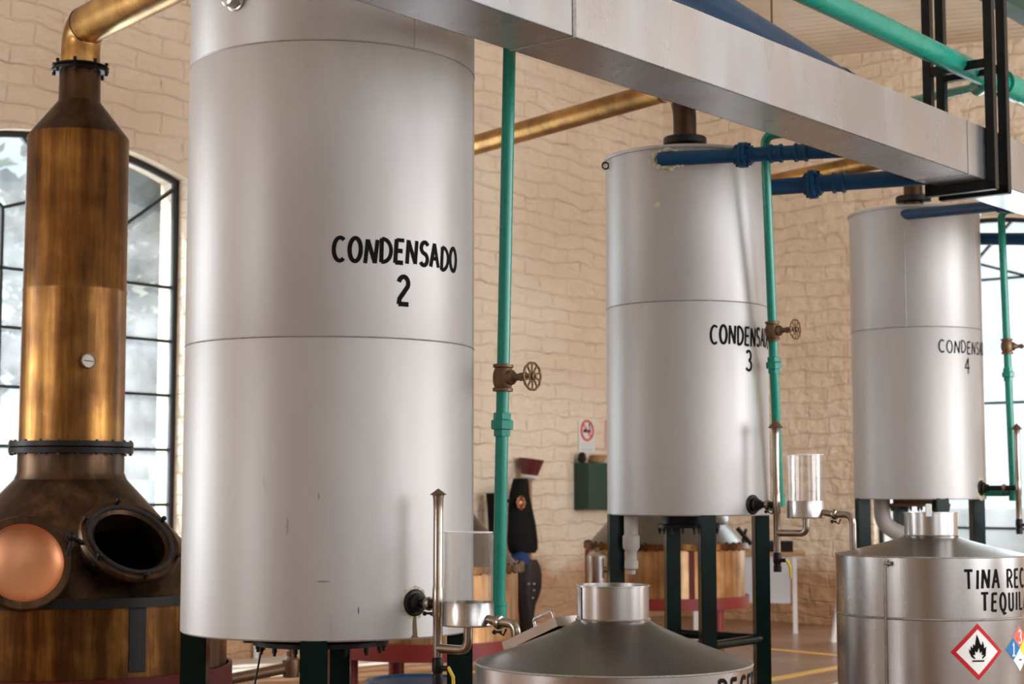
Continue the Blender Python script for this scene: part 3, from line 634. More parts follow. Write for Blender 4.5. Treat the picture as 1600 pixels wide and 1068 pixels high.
# ------------------------------------------------------------------ outlet and sight-glass stations
def station(c, R, o, v, g, zo, zcap, zvb, zg0, zg1, zcup, zel, endp, label, par_c, rust=True, glass=True, cap=(0.033, 0.024)):
    t = thing('sight_glass_station', (v.x, v.y, zvb), label, 'sight glass', 'sight glass stations on the condenser outlets')
    no = Vector((o.x - c[0], o.y - c[1], 0)).normalized()
    m = axis_mat(Vector((o.x, o.y, zo)) - no * 0.003, no)
    mb = MB(); mb.lathe([(0.052, 0), (0.052, 0.008), (0.046, 0.012), (0.036, 0.012), (0.036, 0.03), (0.026, 0.034), (0.026, 0.05)], m, 32, (False, True)); mb.build('outlet_flange', 'iron', t)
    O = Vector((o.x, o.y, zo)); V = Vector((v.x, v.y, zo))
    mb = MB(); mb.cyl(O + no * 0.03, V, 0.017, seg=20); mb.build('outlet_pipe', 'iron', t)
    mid = O.lerp(V, 0.62); dv = (V - O).normalized()
    def clamp(cn, ax, r, par):
        mb = MB(); mm = axis_mat(cn, ax)
        mb.lathe([(r, -0.012), (r * 1.35, -0.009), (r * 1.45, 0), (r * 1.35, 0.009), (r, 0.012)], mm, 24)
        x = mm.to_3x3() @ Vector((1, 0, 0)); y = mm.to_3x3() @ Vector((0, 1, 0))
        cl = mb.build('clamp', 'pipe_steel', par)
        mb = MB(); q = cn - y * r * 1.9 if y.z > 0 else cn + y * r * 1.9
        mb.cyl(q - x * 0.018, q + x * 0.018, 0.005, seg=8); mb.sphere(q + x * 0.022, 0.009, sub=2); mb.tube([q, q + Vector((0.02, -0.01, -0.012)), q + Vector((0.03, -0.01, 0.012))], 0.004, 8); mb.build('wing_nut', 'iron', cl)
        return cl
    clamp(mid, dv, 0.019, t)
    # vent pipe
    mb = MB(); mb.lathe([(0.0185, zvb + 0.10), (0.0185, zo - 0.05), (0.021, zo - 0.045), (0.021, zo + 0.06), (0.0185, zo + 0.065), (0.0185, zcap - 0.075), (0.020, zcap - cap[1] - 0.006), (0.023, zcap - cap[1] + 0.004)], at(v), 24, (True, True)); mb.build('vent_pipe', 'pipe_steel', t)
    mb = MB(); mb.lathe([(0.022, zcap - cap[1] + 0.004), (cap[0], zcap - cap[1] + 0.006), (0.0002, zcap + 0.006)], at(v), 32); mb.build('vent_cap', 'brass', t)
    mb = MB(); mb.lathe([(0.016, zvb + 0.10), (0.022, zvb + 0.09), (0.022, zvb + 0.05), (0.017, zvb + 0.04), (0.021, zvb + 0.03), (0.021, zvb)], at(v), 20, (True, True))
    mb.cyl((v.x, v.y, zvb + 0.06), (v.x + 0.04, v.y - 0.02, zvb + 0.06), 0.010, seg=12); dv_ = mb.build('drain_valve', 'iron', t)
    mb = MB(); mb.tube([(v.x + 0.04, v.y - 0.02, zvb + 0.065), (v.x + 0.06, v.y - 0.03, zvb + 0.03), (v.x + 0.062, v.y - 0.031, zvb - 0.03)], 0.007, 10); mb.build('valve_lever', 'label_yellow', dv_)
    if glass:
        rg = 0.093; A = at(g)
        mb = MB(); mb.lathe([(rg, zcup - 0.03), (rg, zg1), (rg - 0.004, zg1), (rg - 0.004, zcup - 0.03)], A, 48); gc = mb.build('glass_cylinder', 'clear', t)
        mb = MB(); mb.ring_tube(g, rg - 0.002, zg1, 0.0022, 56, 6); mb.build('rim_glint', 'edge', gc)  # bright edge of the clear acrylic, painted as a white ring
        mb = MB(); mb.lathe([(0.018, zg0 - 0.002), (rg + 0.004, zg0), (rg + 0.0055, zg0 + 0.004), (rg + 0.003, zg0 + 0.008), (rg + 0.003, zcup), (rg + 0.0006, zcup), (rg + 0.0006, zg0 + 0.02), (0.0001, zg0 + 0.02)], A, 48); mb.build('steel_cup', 'steel', t)
        pth = fillet([(g.x, g.y, zg0), (g.x, g.y, zel), (v.x, v.y, zel)], 0.075, 9)
        mb = MB(); mb.tube(pth, 0.0175, 20); mb.build('feed_elbow', 'pipe_steel', t)
        dn = (Vector((endp.x, endp.y, 0)) - Vector((g.x, g.y, 0))); L = dn.length; dn.normalize()
        G0 = Vector((g.x, g.y, zg0 + 0.03)) + dn * (rg - 0.005)
        z_e = zg0 + 0.02
        K = Vector((g.x, g.y, z_e)) + dn * (rg + (L - rg) * 0.42); E = Vector((endp.x, endp.y, z_e))
        mb = MB(); mb.tube([G0, K], 0.0165, 20); mb.build('spout_pipe', 'pipe_steel', t)
        clamp(K, (K - G0), 0.0185, t)
        mb = MB(); mb.tube(fillet([K, E, Vector((endp.x, endp.y, endp.z))], 0.085, 9), 0.0175, 20); mb.build('spout_elbow', 'pipe_steel', t)
    return t
T2 = Vector((0.353, 5.877)); T3 = Vector((2.036, 8.137))
def tina_top(Rt, zs, zn, rn, d):   # cone height at distance d from the axis
    f = min(max((d - rn) / (Rt - rn), 0), 1); return zn + (zs - zn) * (f ** 0.85)
RT2, ZS2, ZN2, ZT2 = 0.482, on_cyl(T2, 0.482, 957, 1058).z, None, None
ZN2 = P(957, 972, 5.75).z; ZT2 = P(957, 913, 5.877).z
RT3, ZS3 = 0.458, on_cyl(T3, 0.458, 1453, 871).z
ZN3 = P(1450, 838, 8.02).z; ZT3 = P(1450, 800, 8.05).z
RN = 0.126
print('tina', ZS2, ZN2, ZT2, ZS3, ZN3, ZT3)
o2 = on_cyl(C2, R2, 648, 941); v2 = Vector((-0.282, 6.395)); g2 = Vector((-0.164, 6.30))
e2v = (Vector((T2.x, T2.y)) - Vector((g2.x, g2.y))); e2 = Vector((g2.x, g2.y)) + e2v.normalized() * 0.232
station(C2, R2, o2, v2, g2, o2.z, zat(685, 765, 6.395), zat(685, 1068, 6.395), zat(731, 977, 6.3), zat(731, 831, 6.3), zat(731, 940, 6.3), zat(728, 1016, 6.3),
        Vector((e2.x, e2.y, tina_top(RT2, ZS2, ZN2, RN, (Vector((T2.x, T2.y)) - e2).length) - 0.01)),
        'nearest steel vent pipe and clear sight glass, at the base of tank 2', cond2)
o3 = on_cyl(C3, R3, 1176, 788); v3 = Vector((1.372, 8.669)); g3 = Vector((1.505, 8.56))
e3v = Vector((T3.x, T3.y)) - g3; e3 = g3 + e3v.normalized() * 0.262
station(C3, R3, o3, v3, g3, o3.z, zat(1209, 655, 8.669), zat(1216, 893, 8.669), zat(1259, 809, 8.56), zat(1259, 710, 8.56), zat(1259, 782, 8.56), zat(1259, 833, 8.56),
        Vector((e3.x, e3.y, tina_top(RT3, ZS3, ZN3, RN, (Vector((T3.x, T3.y)) - e3).length) - 0.01)),
        'steel vent pipe and clear sight glass at the base of tank 3', cond3, cap=(0.041, 0.05))
o4 = on_cyl(C4, R4, 1533, 762); v4 = Vector((P(1591, 760, 10.85).x, 10.85)); g4 = v4 + Vector((N.x, N.y)) * 0.16
station(C4, R4, o4, v4, g4, o4.z, zat(1587, 662, 10.85), zat(1592, 834, 10.85), 0, 0, 0, 0, None,
        'farthest steel vent pipe, standing out from the base of tank 4', cond4, glass=False, cap=(0.038, 0.04))
# corroded patch and rust run under the outlets
f2 = cyl_map(C2, R2, azim(C2, o2), 0.0007); rnd = random.Random(3)
mb = MB(); pts = []
for k in range(28):
    a = 2 * PI * k / 28; r = 0.062 * (1 + rnd.uniform(-0.13, 0.13)); pts.append((r * math.cos(a), o2.z + r * math.sin(a)))
patch(mb, pts, f2); mb.build('corroded_patch', 'pale_weld', cond2)
f2b = cyl_map(C2, R2, azim(C2, o2), 0.0011)
mb = MB(); zb = o2.z - 0.05
patch(mb, [(-0.006, zb), (0.006, zb), (0.010, zb - 0.04), (0.014, zb - 0.08), (0.024, z2 + 0.005), (-0.02, z2 + 0.005), (-0.008, zb - 0.07), (-0.009, zb - 0.03)], f2b); mb.build('rust_run', 'rust', cond2)
f4 = cyl_map(C4, R4, azim(C4, o4), 0.0007)
mb = MB(); pts = []
for k in range(24):
    a = 2 * PI * k / 24; r = 0.075 * (1 + rnd.uniform(-0.2, 0.2)); pts.append((r * 0.8 * math.cos(a), o4.z - 0.01 + r * math.sin(a)))
patch(mb, pts, f4); mb.build('corroded_patch', 'pale_weld', cond4)

# ------------------------------------------------------------------ receiving tanks
def receiver(c, R, zs, zn, zt, label, rib=None):
    t = thing('receiving_tank', (c[0], c[1], 0), label, 'tank', 'steel receiving tanks in front of the condensers')
    A = at(c)
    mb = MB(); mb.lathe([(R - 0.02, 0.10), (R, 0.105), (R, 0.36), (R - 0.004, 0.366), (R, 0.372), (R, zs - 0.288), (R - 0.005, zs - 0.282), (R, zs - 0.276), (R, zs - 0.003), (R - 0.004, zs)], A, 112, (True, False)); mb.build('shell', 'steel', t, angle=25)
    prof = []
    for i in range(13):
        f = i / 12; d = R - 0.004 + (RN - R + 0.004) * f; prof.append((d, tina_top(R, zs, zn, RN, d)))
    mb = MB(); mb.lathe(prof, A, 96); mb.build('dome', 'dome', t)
    for s, r in ((zs, R - 0.001), (zs - 0.282, R - 0.002)):
        mb = MB(); mb.ring_tube(c, r, s, 0.0042, 112, 6); mb.build('weld_seam', 'weld', t)
    mb = MB(); mb.lathe([(RN + 0.004, zn - 0.003), (RN + 0.006, zn + 0.004), (RN, zn + 0.008), (RN, zt - 0.006), (RN + 0.004, zt - 0.005), (RN + 0.004, zt), (RN - 0.004, zt), (RN - 0.004, zn - 0.002)], A, 64); nk = mb.build('neck', 'steel', t)
    mb = MB(); mb.lathe([(0.0001, zt - 0.03), (RN - 0.003, zt - 0.03)], A, 48); mb.build('neck_cover', 'steel', nk)
    for k in range(3):
        a = 0.4 + k * 2 * PI / 3; m2 = MB(); x, y = c[0] + (R - 0.06) * math.cos(a), c[1] + (R - 0.06) * math.sin(a); m2.cyl((x, y, 0), (x, y, 0.12), 0.03, seg=16); m2.build('leg', 'steel', t)
    return t, nk
tina2, neck2 = receiver(T2, RT2, ZS2, ZN2, ZT2, 'steel receiving tank with open neck, at the bottom centre of the photo')
tina3, neck3 = receiver(T3, RT3, ZS3, ZN3, ZT3, 'steel receiving tank with red diamond hazard label, at right')
def strip_on(c, R, px, py, za, zb, par, name, mat, r=0.006, gap=0.006):
    a = azim(c, on_cyl(c, R, px, py)); f = cyl_map(c, R, a, gap); mb = MB(); mb.tube([f(0, za), f(0, zb)], r, 10); return mb.build(name, mat, par)
strip_on(T3, RT3, 1384, 950, 0.15, ZS3 - 0.01, tina3, 'gauge_tube', 'pipe_steel')
a = azim(T3, on_cyl(T3, RT3, 1388, 880)); f = cyl_map(T3, RT3, a, 0.012); mb = MB(); mb.cyl(f(-0.012, ZS3 - 0.03), f(0.02, ZS3 - 0.03), 0.010, seg=12); mb.cyl(f(-0.006, ZS3 - 0.045), f(-0.006, ZS3 - 0.012), 0.008, seg=12); mb.build('gauge_valve', 'pipe_steel', tina3)
# neck seam of tank 2
mb = MB(); fN = cyl_map(T2, RN, azim(T2, on_cyl(T2, RN, 909, 945)), 0.0005); mb.tube([fN(0, ZN2 + 0.006), fN(0, ZT2)], 0.0022, 8); mb.build('weld_seam', 'iron', neck2)
# pinned clip on the neck of tank 3
mb = MB(); q = P(1451, 797, 7.93); mb.box((q.x, q.y, ZT3 + 0.012), (0.03, 0.012, 0.06), None, 0.003); mb.build('lid_clip', 'steel', neck3)
# hatch of tank 2 on the far left of its dome
hd = Vector((P(842, 975, 6.1).x - T2.x, 6.1 - T2.y, 0)); hr = hd.length; hd.normalize()
tang = Vector((-hd.y, hd.x, 0)); slope = Vector((hd.x, hd.y, 0)) * (RT2 - RN) + Vector((0, 0, ZS2 - ZN2)); slope.normalize()
nrm = slope.cross(tang); nrm = nrm if nrm.z > 0 else -nrm
hc = Vector((T2.x + hd.x * 0.30, T2.y + hd.y * 0.30, tina_top(RT2, ZS2, ZN2, RN, 0.30) + 0.018))
hm = axis_mat(hc, nrm, slope)
mb = MB(); mb.merge(_boxm(hm, (0.27, 0.20, 0.034))); hatch = mb.build('hatch', 'steel', tina2)
mb = MB(); mb.tube(fillet([hm @ Vector((-0.05, 0.0, 0.015)), hm @ Vector((-0.05, 0.0, 0.065)), hm @ Vector((0.045, 0.0, 0.065)), hm @ Vector((0.045, 0.0, 0.015))], 0.012, 4), 0.006, 10); mb.build('handle', 'steel', hatch)
# lettering and hazard labels
pA = on_cyl(T3, RT3, 1507, 905); fA = cyl_map(T3, RT3, azim(T3, pA), 0.0012); pB = on_cyl(T3, RT3, 1533, 940)
fB = cyl_map(T3, RT3, azim(T3, pB), 0.0012)
mb = MB(); lettering(mb, 'TINA RECEPTORA', 0, pA.z - 0.042, 0.086, 0.014, 0.0125, fA, 0.03, 0.84); mb.build('lettering', 'ink', tina3)
mb = MB(); lettering(mb, 'TEQUILA', 0, pB.z - 0.042, 0.082, 0.017, 0.0125, fB, 0.03, 0.80); mb.build('lettering', 'ink', tina3)
pA = on_cyl(T2, RT2, 1122, 1063); fA = cyl_map(T2, RT2, azim(T2, pA), 0.0012)
mb = MB(); lettering(mb, 'RECEPTORA', 0, pA.z - 0.088, 0.09, 0.018, 0.014, fA, 0.02); mb.build('lettering', 'ink', tina2)
pg = on_cyl(T3, RT3, 1528, 1018); azg = azim(T3, pg); gz = pg.z; HG = 0.128
fw = lambda off: cyl_map(T3, RT3, azg, off)
dia = lambda h, x=0.0, z=0.0: [(x, z + h), (x - h, z), (x, z - h), (x + h, z)]
lab = MB(); patch(lab, [(x, gz + z) for x, z in dia(HG)], fw(0.0012)); lab = lab.build('hazard_label', 'label_red', tina3)
mb = MB(); patch(mb, [(x, gz + z) for x, z in dia(HG * 0.80)], fw(0.0024)); mb.build('label_face', 'white', lab)
FL = [(-0.18, -0.42), (-0.36, -0.30), (-0.46, -0.08), (-0.48, 0.10), (-0.40, 0.0), (-0.38, 0.24), (-0.28, 0.12), (-0.26, 0.34), (-0.16, 0.24), (-0.12, 0.50), (-0.06, 0.80), (0.05, 0.56), (0.12, 0.34), (0.20, 0.26), (0.24, 0.48), (0.32, 0.26), (0.32, 0.10), (0.44, 0.20), (0.42, -0.06), (0.40, -0.26), (0.22, -0.42),
      (0.20, -0.34), (0.30, -0.22), (0.18, -0.22), (0.20, -0.02), (0.10, -0.14), (0.04, 0.14), (-0.06, -0.10), (-0.16, -0.02), (-0.16, -0.20), (-0.28, -0.22), (-0.16, -0.36)]
mb = MB(); k = HG * 0.72; patch(mb, [(x * k, gz + 0.006 + z * k) for x, z in FL], fw(0.0034), 0.015); patch(mb, [(-0.32 * k, gz - 0.40 * k), (0.32 * k, gz - 0.40 * k), (0.32 * k, gz - 0.48 * k), (-0.32 * k, gz - 0.48 * k)], fw(0.0034)); mb.build('flame_symbol', 'ink', lab)
pn = on_cyl(T3, RT3, 1593, 1012); azn = azim(T3, pn); HN = 0.105; nz = pn.z
fn = lambda off: cyl_map(T3, RT3, azn, off)
lb2 = MB(); patch(lb2, [(x, nz + z) for x, z in dia(HN)], fn(0.001)); lb2 = lb2.build('hazard_label', 'white', tina3)
for nm, mt, cx, cz in (('health_quadrant', 'label_blue', -0.5, 0), ('fire_quadrant', 'sign_red', 0, 0.5), ('reactivity_quadrant', 'label_yellow', 0.5, 0)):
    mb = MB(); patch(mb, [(x, nz + z) for x, z in dia(HN * 0.49, cx * HN, cz * HN)], fn(0.002)); mb.build(nm, mt, lb2)
mb = MB(); lettering(mb, '1', -0.5 * HN - 0.012, nz - 0.032, 0.06, 0, 0.008, fn(0.003), 0); lettering(mb, '3', -0.013, nz + 0.5 * HN - 0.03, 0.06, 0, 0.008, fn(0.003), 0); mb.build('label_digits', 'white', lb2)
mb = MB(); lettering(mb, '-', -0.012, nz - 0.5 * HN - 0.03, 0.06, 0, 0.006, fn(0.003), 0); lettering(mb, '-', 0.5 * HN - 0.012, nz - 0.03, 0.06, 0, 0.006, fn(0.003), 0); mb.build('label_marks', 'ink', lb2)

# ------------------------------------------------------------------ stills
ST2 = (-2.355, 8.91); ST3 = (-0.56, 11.1); ST4 = (1.228, 13.3)
def bolts(c, r, z, n, size, par, mat='iron', down=0.03):
    for k in range(n):
        a = 2 * PI * k / n + 0.05; x, y = c[0] + r * math.cos(a), c[1] + r * math.sin(a)
        mb = MB(); mb.cyl((x, y, z - down), (x, y, z + down * 0.9), size * 0.5, seg=6); mb.cyl((x, y, z - down), (x, y, z - down * 0.5), size, seg=6); mb.cyl((x, y, z + down * 0.5), (x, y, z + down * 0.9), size, seg=6); mb.build('bolt', mat, par)
def still(c, Rb, zb0, zrim, rc, zcone, ztop, label, body, cone, zfl, nb, bars, ring_h=0.07, cut=None):
    t = thing('copper_still', (c[0], c[1], 0), label, 'still', 'copper pot stills along the left wall'); A = at(c)
    mb = MB(); mb.lathe([(Rb - 0.03, zb0), (Rb, zb0 + 0.02), (Rb, zrim - 0.02)], A, 96, (True, False)); mb.build('pot', body, t)
    mb = MB(); mb.lathe([(Rb, zrim - 0.028), (Rb + 0.045, zrim - 0.026), (Rb + 0.045, zrim + 0.02), (Rb - 0.02, zrim + 0.024)], A, 96); rf = mb.build('rim_flange', 'iron' if nb == 0 else 'copper', t)
    if nb: bolts(c, Rb + 0.025, zrim, nb, 0.013, rf, 'copper_dark', 0.035)
    mb = MB(); mb.lathe([(Rb - 0.005 + (rc + 0.02 - Rb) * q / 24, zrim + 0.02 + (zcone - 0.035 - zrim) * q / 24) for q in range(25)], A, 160)
    if cut:
        pc_, mn_ = cut
        dl = [f_ for f_ in mb.bm.faces if ((f_.calc_center_median() - pc_) - mn_ * (f_.calc_center_median() - pc_).dot(mn_)).length < 0.20 and (f_.calc_center_median() - pc_).length < 0.3]
        bmesh.ops.delete(mb.bm, geom=dl, context='FACES')
    mb.lathe([(rc + 0.015, zcone - 0.015), (rc, zcone + 0.02), (rc, zfl - 0.02)], A, 96); dome = mb.build('shoulder', cone, t)
    mb = MB(); mb.lathe([(rc, zfl - 0.034), (rc + 0.045, zfl - 0.032), (rc + 0.047, zfl - 0.004), (rc + 0.03, zfl), (rc + 0.047, zfl + 0.004), (rc + 0.045, zfl + 0.030), (rc, zfl + 0.032)], A, 72); cf = mb.build('column_flange', 'iron', t)
    bolts(c, rc + 0.034, zfl, 20, 0.008, cf, 'iron', 0.042)
    zs = ztop - 0.20
    zsm = zfl + (zs - zfl) * 0.5
    mb = MB(); mb.lathe([(rc - 0.004, zfl), (rc - 0.006, zsm - 0.012), (rc - 0.003, zsm), (rc - 0.007, zsm + 0.012), (rc - 0.010, zs), (rc - 0.016, zs + 0.008)], A, 80); mb.build('column', 'copper_column' if nb == 0 else body, t)
    mb = MB(); rn = rc * 0.40; mb.lathe([(rc - 0.014, zs + 0.006), (rn + 0.006, ztop - 0.005), (rn, ztop + 0.006), (rn - 0.002, ztop + 0.17)], A, 72); mb.build('column_cap', cone if nb == 0 else body, t)
    # red base frame
    mb = MB(); mb.lathe([(Rb + 0.012, zb0 + 0.04), (Rb + 0.03, zb0 + 0.04), (Rb + 0.03, zb0 - ring_h), (Rb - 0.06, zb0 - ring_h), (Rb - 0.06, zb0)], A, 80); mb.build('base_ring', 'red_paint' if nb else 'red_dark', t)
    for k in range(4):
        a = bars + k * PI / 2; x, y = c[0] + (Rb - 0.06) * math.sin(a), c[1] - (Rb - 0.06) * math.cos(a)
        mb = MB(); mb.cyl((x, y, 0), (x, y, zb0 - ring_h + 0.01), 0.055, seg=20); mb.build('leg', 'red_paint', t)
    return t, dome
zr2 = 0.755
def cone_pt(r, a): return Vector((ST2[0] + r * math.sin(a), ST2[1] - r * math.cos(a), (zr2 + 0.02) + (1.37 - zr2 - 0.02) * (0.83 - r) / (0.83 - 0.28)))
am = 0.70; rm = 0.63; pc = cone_pt(rm, am)
sl = (cone_pt(0.8, am) - cone_pt(0.3, am)).normalized(); tg = Vector((math.cos(am), math.sin(am), 0)); mn = tg.cross(sl); mn = mn if mn.z > 0 else -mn
still2, dome2 = still(ST2, 0.835, 0.345, zr2, 0.278, 1.37, 3.40, 'large dark copper still with open manhole, at the left edge', 'copper', 'copper_dark', zat(107, 697, 8.63), 0, 0.5, 0.09, (pc, mn))
# dark straps on the big pot
for px in (215,):
    f = cyl_map(ST2, 0.835, azim(ST2, on_cyl(ST2, 0.835, px, 990)), 0.003); mb = MB(); patch(mb, [(-0.045, 0.41), (0.045, 0.41), (0.045, zr2 - 0.02), (-0.045, zr2 - 0.02)], f, 0.03); mb.build('strap', 'iron', still2)
still3, dome3 = still(ST3, 0.60, 0.30, zat(800, 884, 11.1), 0.21, 1.25, 3.05, 'copper still half hidden behind tank 2 and the green pipe', 'copper_light', 'dome', 1.36, 44, 0.45)
zr4 = zat(930, 850, 13.3)
still4, dome4 = still(ST4, 0.615, 0.44, zr4, 0.21, 1.34, 3.10, 'copper still with red base frame, behind the legs of tank 3', 'copper_light', 'dome', 1.45, 48, 0.66, 0.05)
f = cyl_map(ST4, 0.615, azim(ST4, on_cyl(ST4, 0.615, 1081, 900)), 0.006); mb = MB()
mb.poly([f(-0.022, 0.44), f(0.022, 0.44), f(0.022, zr4 - 0.03), f(-0.022, zr4 - 0.03)]); m_ = mb.bm
for fc in list(m_.faces): bmesh.ops.solidify(m_, geom=[fc], thickness=0.02)
mb.build('upright_bar', 'red_paint', still4)
# manhole of the big still
mm = axis_mat(pc, mn, tg)
mb = MB(); mb.lathe([(0.185, -0.05), (0.185, 0.075), (0.20, 0.09), (0.255, 0.09), (0.262, 0.075), (0.262, 0.06), (0.225, 0.055), (0.215, -0.06)], mm, 64); man = mb.build('manhole_collar', 'copper_dark', still2)
mb = MB(); mb.torus(mm @ TZ((0, 0, 0.092)), 0.215, 0.012, 64, 8); mb.build('gasket', 'rubber', man)
for k in range(6):
    a = 0.5 + k * PI / 3; mb = MB(); q0 = mm @ Vector((0.245 * math.cos(a), 0.245 * math.sin(a), 0.04)); q1 = mm @ Vector((0.245 * math.cos(a), 0.245 * math.sin(a), 0.115)); mb.cyl(q0, q1, 0.009, seg=10); mb.sphere(q1, 0.014, sub=2); mb.build('clamp_bolt', 'iron', man)
# swung-open lid
lc = P(36, 879, 8.02); ln = Vector((0.42, -0.86, 0.28)).normalized(); lm = axis_mat(lc, ln, Vector((0, 0, 1)))
prof = [(0.0001, -0.055), (0.07, -0.05), (0.13, -0.034), (0.17, -0.012), (0.185, 0.004), (0.19, 0.012), (0.225, 0.012), (0.232, 0.004), (0.232, -0.016), (0.19, -0.02)]
mb = MB(); mb.lathe(prof[:6], lm, 64); lid = mb.build('manhole_lid', 'copper_pink', still2)
mb = MB(); mb.lathe(prof[5:] + [(0.19, -0.02), (0.13, -0.05), (0.0001, -0.075)], lm, 64); mb.build('lid_rim', 'copper_dark', lid)
h0 = P(112, 838, 8.12); h1 = pc + mn * 0.07 - tg * 0.25
mb = MB(); mb.tube([lm @ Vector((0.03, -0.21 if (lm @ Vector((0.03, -0.21, 0))).x > lc.x else 0.21, 0)), h0, h1], 0.014, 12); mb.sphere(h0, 0.024, sub=2); mb.cyl(h0 - Vector((0, 0, 0.05)), h0 + Vector((0, 0, 0.03)), 0.012, seg=12); mb.build('lid_hinge', 'iron', still2)
# dial thermometer on the column
p = on_cyl(ST2, 0.27, 131, 567); d = (Vector((0.55, -0.83, 0.10))).normalized(); p2 = p + d * 0.05
mb = MB(); mb.cyl(p - d * 0.02, p2, 0.012, seg=16); mb.lathe([(0.0001, 0), (0.036, 0.0), (0.039, 0.004), (0.039, 0.026), (0.035, 0.028), (0.034, 0.022)], axis_mat(p2, d), 40); th = mb.build('thermometer', 'pipe_steel', still2)
mb = MB(); mb.lathe([(0.0001, 0.021), (0.0345, 0.021)], axis_mat(p2, d), 40); mb.build('dial', 'dial', th)
mb = MB(); mm2 = axis_mat(p2 + d * 0.0225, d, Vector((1, 0, 0))); mb.merge(_boxm(mm2, (0.05, 0.004, 0.001))); mb.build('needle', 'ink', th)
# manhole with clamp on still 4
a4 = 0.75; r4 = 0.42
q = Vector((ST4[0] + r4 * math.sin(a4), ST4[1] - r4 * math.cos(a4), zr4 + (1.34 - zr4) * (0.615 - r4) / 0.405)); nn = Vector((math.sin(a4) * 0.7, -math.cos(a4) * 0.7, 0.72)).normalized()
mb = MB(); mb.lathe([(0.12, -0.04), (0.12, 0.05), (0.15, 0.055), (0.15, 0.07), (0.10, 0.09), (0.0001, 0.10)], axis_mat(q, nn), 40); mh4 = mb.build('manhole', 'dome', still4)
q = P(1152, 824, 12.9); q1 = P(1174, 850, 12.9); mb = MB(); mb.cyl(q, q1, 0.018, seg=12); mb.cyl(P(1166, 826, 12.9), P(1160, 846, 12.9), 0.012, seg=10); mb.build('clamp_handle', 'iron', still4)

# vapour pipes
def vapour(c, zt, cc, zct, zax, r, label, fl=0.05):
    base = Vector((c[0], c[1], zt)); t = thing('vapour_pipe', base, label, 'pipe', 'copper vapour pipes from stills to condensers')
    pth = fillet([base, Vector((c[0], c[1], zax)), Vector((cc[0], cc[1], zax)), Vector((cc[0], cc[1], zct + 0.02))], 0.26, 10)
    n_ = len(pth) - 5
    mb = MB(); mb.tube(pth[:n_ + 1], r, 32); mb.build('pipe', 'copper_pipe', t)
    mb = MB(); mb.tube(pth[n_:], r, 32); mb.build('drop_pipe', 'copper_dark', t)  # shade on this run is put into a darker copper
    mb = MB(); mb.lathe([(r, 0.0), (r + fl * 0.8, 0.002), (r + fl, 0.012), (r + fl * 0.7, 0.02), (r + fl, 0.028), (r + fl * 0.8, 0.036), (r, 0.038)], TZ(base - Vector((0, 0, 0.0))), 48); fg = mb.build('flange', 'iron', t)
    bolts(c, r + fl * 0.75, zt + 0.02, 8, 0.010, fg, 'iron', 0.038)
    mb = MB(); e = Vector((cc[0], cc[1], zct)); mb.lathe([(r, 0.085), (r + 0.05, 0.088), (r + 0.055, 0.092), (r + 0.055, 0.125), (r + 0.05, 0.130), (r, 0.132)], TZ(e), 48); mb.build('end_flange', 'iron', t)
    for i in (9, 13):
        mb = MB(); a, b = pth[min(i, len(pth) - 2)], pth[min(i + 1, len(pth) - 1)]; mb.torus(axis_mat(a, b - a), r, 0.004, 32, 6); mb.build('weld_seam', 'copper_dark', t)
    return t
vapour(ST2, 3.565, C2, z2t, zat(200, 5, 8.45), 0.104, 'thick copper vapour pipe rising from the large still at left')
vapour(ST3, 3.22, C3, z3t, zat(900, 168, 9.6), 0.064, 'copper vapour pipe crossing behind the green pipe to tank 3', 0.04)
vapour(ST4, 3.27, C4, z4t, zat(1270, 263, 11.76), 0.064, 'copper vapour pipe running behind blue pipes to tank 4', 0.04)

# ------------------------------------------------------------------ overhead channel, hanger, water main, blue pipes
pb = P(1330, 250, 8.12); zb_ = pb.z; pf = PZ(1330, 208, zb_); ptop = None
tb = (pb - O2).dot(N); tf = (pf - O2).dot(N); sb = (pb - O2).dot(U)
sf = (pf - O2).dot(U)
d = ray(1330, 114)                       # height of the front top edge on the plane t = tf
k = ((pf - CP).dot(N)) / d.dot(N); ztop_ = (CP + d * k).z
print('beam', tb, tf, zb_, ztop_)
W_ = tf - tb; H_ = ztop_ - zb_
root = thing('water_channel', ST(2, (tb + tf) / 2, zb_), 'long square stainless water channel crossing the top of the photo', 'channel')
mb = MB(); th = 0.006; sa, sz = -5.0, 9.70
for (y0, y1, z0, z1) in ((tb, tf, zb_, zb_ + th), (tb, tb + th, zb_, ztop_), (tf - th, tf, zb_, ztop_)):
    mb.box(((sa + sz) / 2, -(y0 + y1) / 2, (z0 + z1) / 2), (sz - sa, y1 - y0, z1 - z0), None, 0.0015)
for e in (sa, sz): mb.box((e, -(tb + tf) / 2, (zb_ + ztop_) / 2), (th, W_, H_))
mb.build('trough', 'channel', root, frame=ROW)
def seam_at(px, py):
    d = ray(px, py); k = (((pf - CP).dot(N)) / d.dot(N)); s = (CP + d * k - O2).dot(U)
    mb = MB(); mb.box((s, -(tf + 0.001), (zb_ + ztop_) / 2), (0.022, 0.004, H_), None, 0.001); mb.box((s, -(tb + tf) / 2, zb_ - 0.001), (0.012, W_, 0.003)); mb.build('weld_seam', 'weld' if px < 1000 else 'channel', root, frame=ROW)
seam_at(897, 30); seam_at(1513, 240)
# folded cover sheet lying across the channel top
d = ray(1130, 33); k = (((pf - CP).dot(N)) / d.dot(N)); s = (CP + d * k - O2).dot(U)
mb = MB(); mb.merge(_boxm(TZ((s, -(tb + tf) / 2 - 0.02, ztop_ + 0.045)) @ Matrix.Rotation(0.35, 4, 'X'), (0.55, W_ * 0.9, 0.004))); o = mb.build('cover_sheet', 'dome', root, frame=ROW)
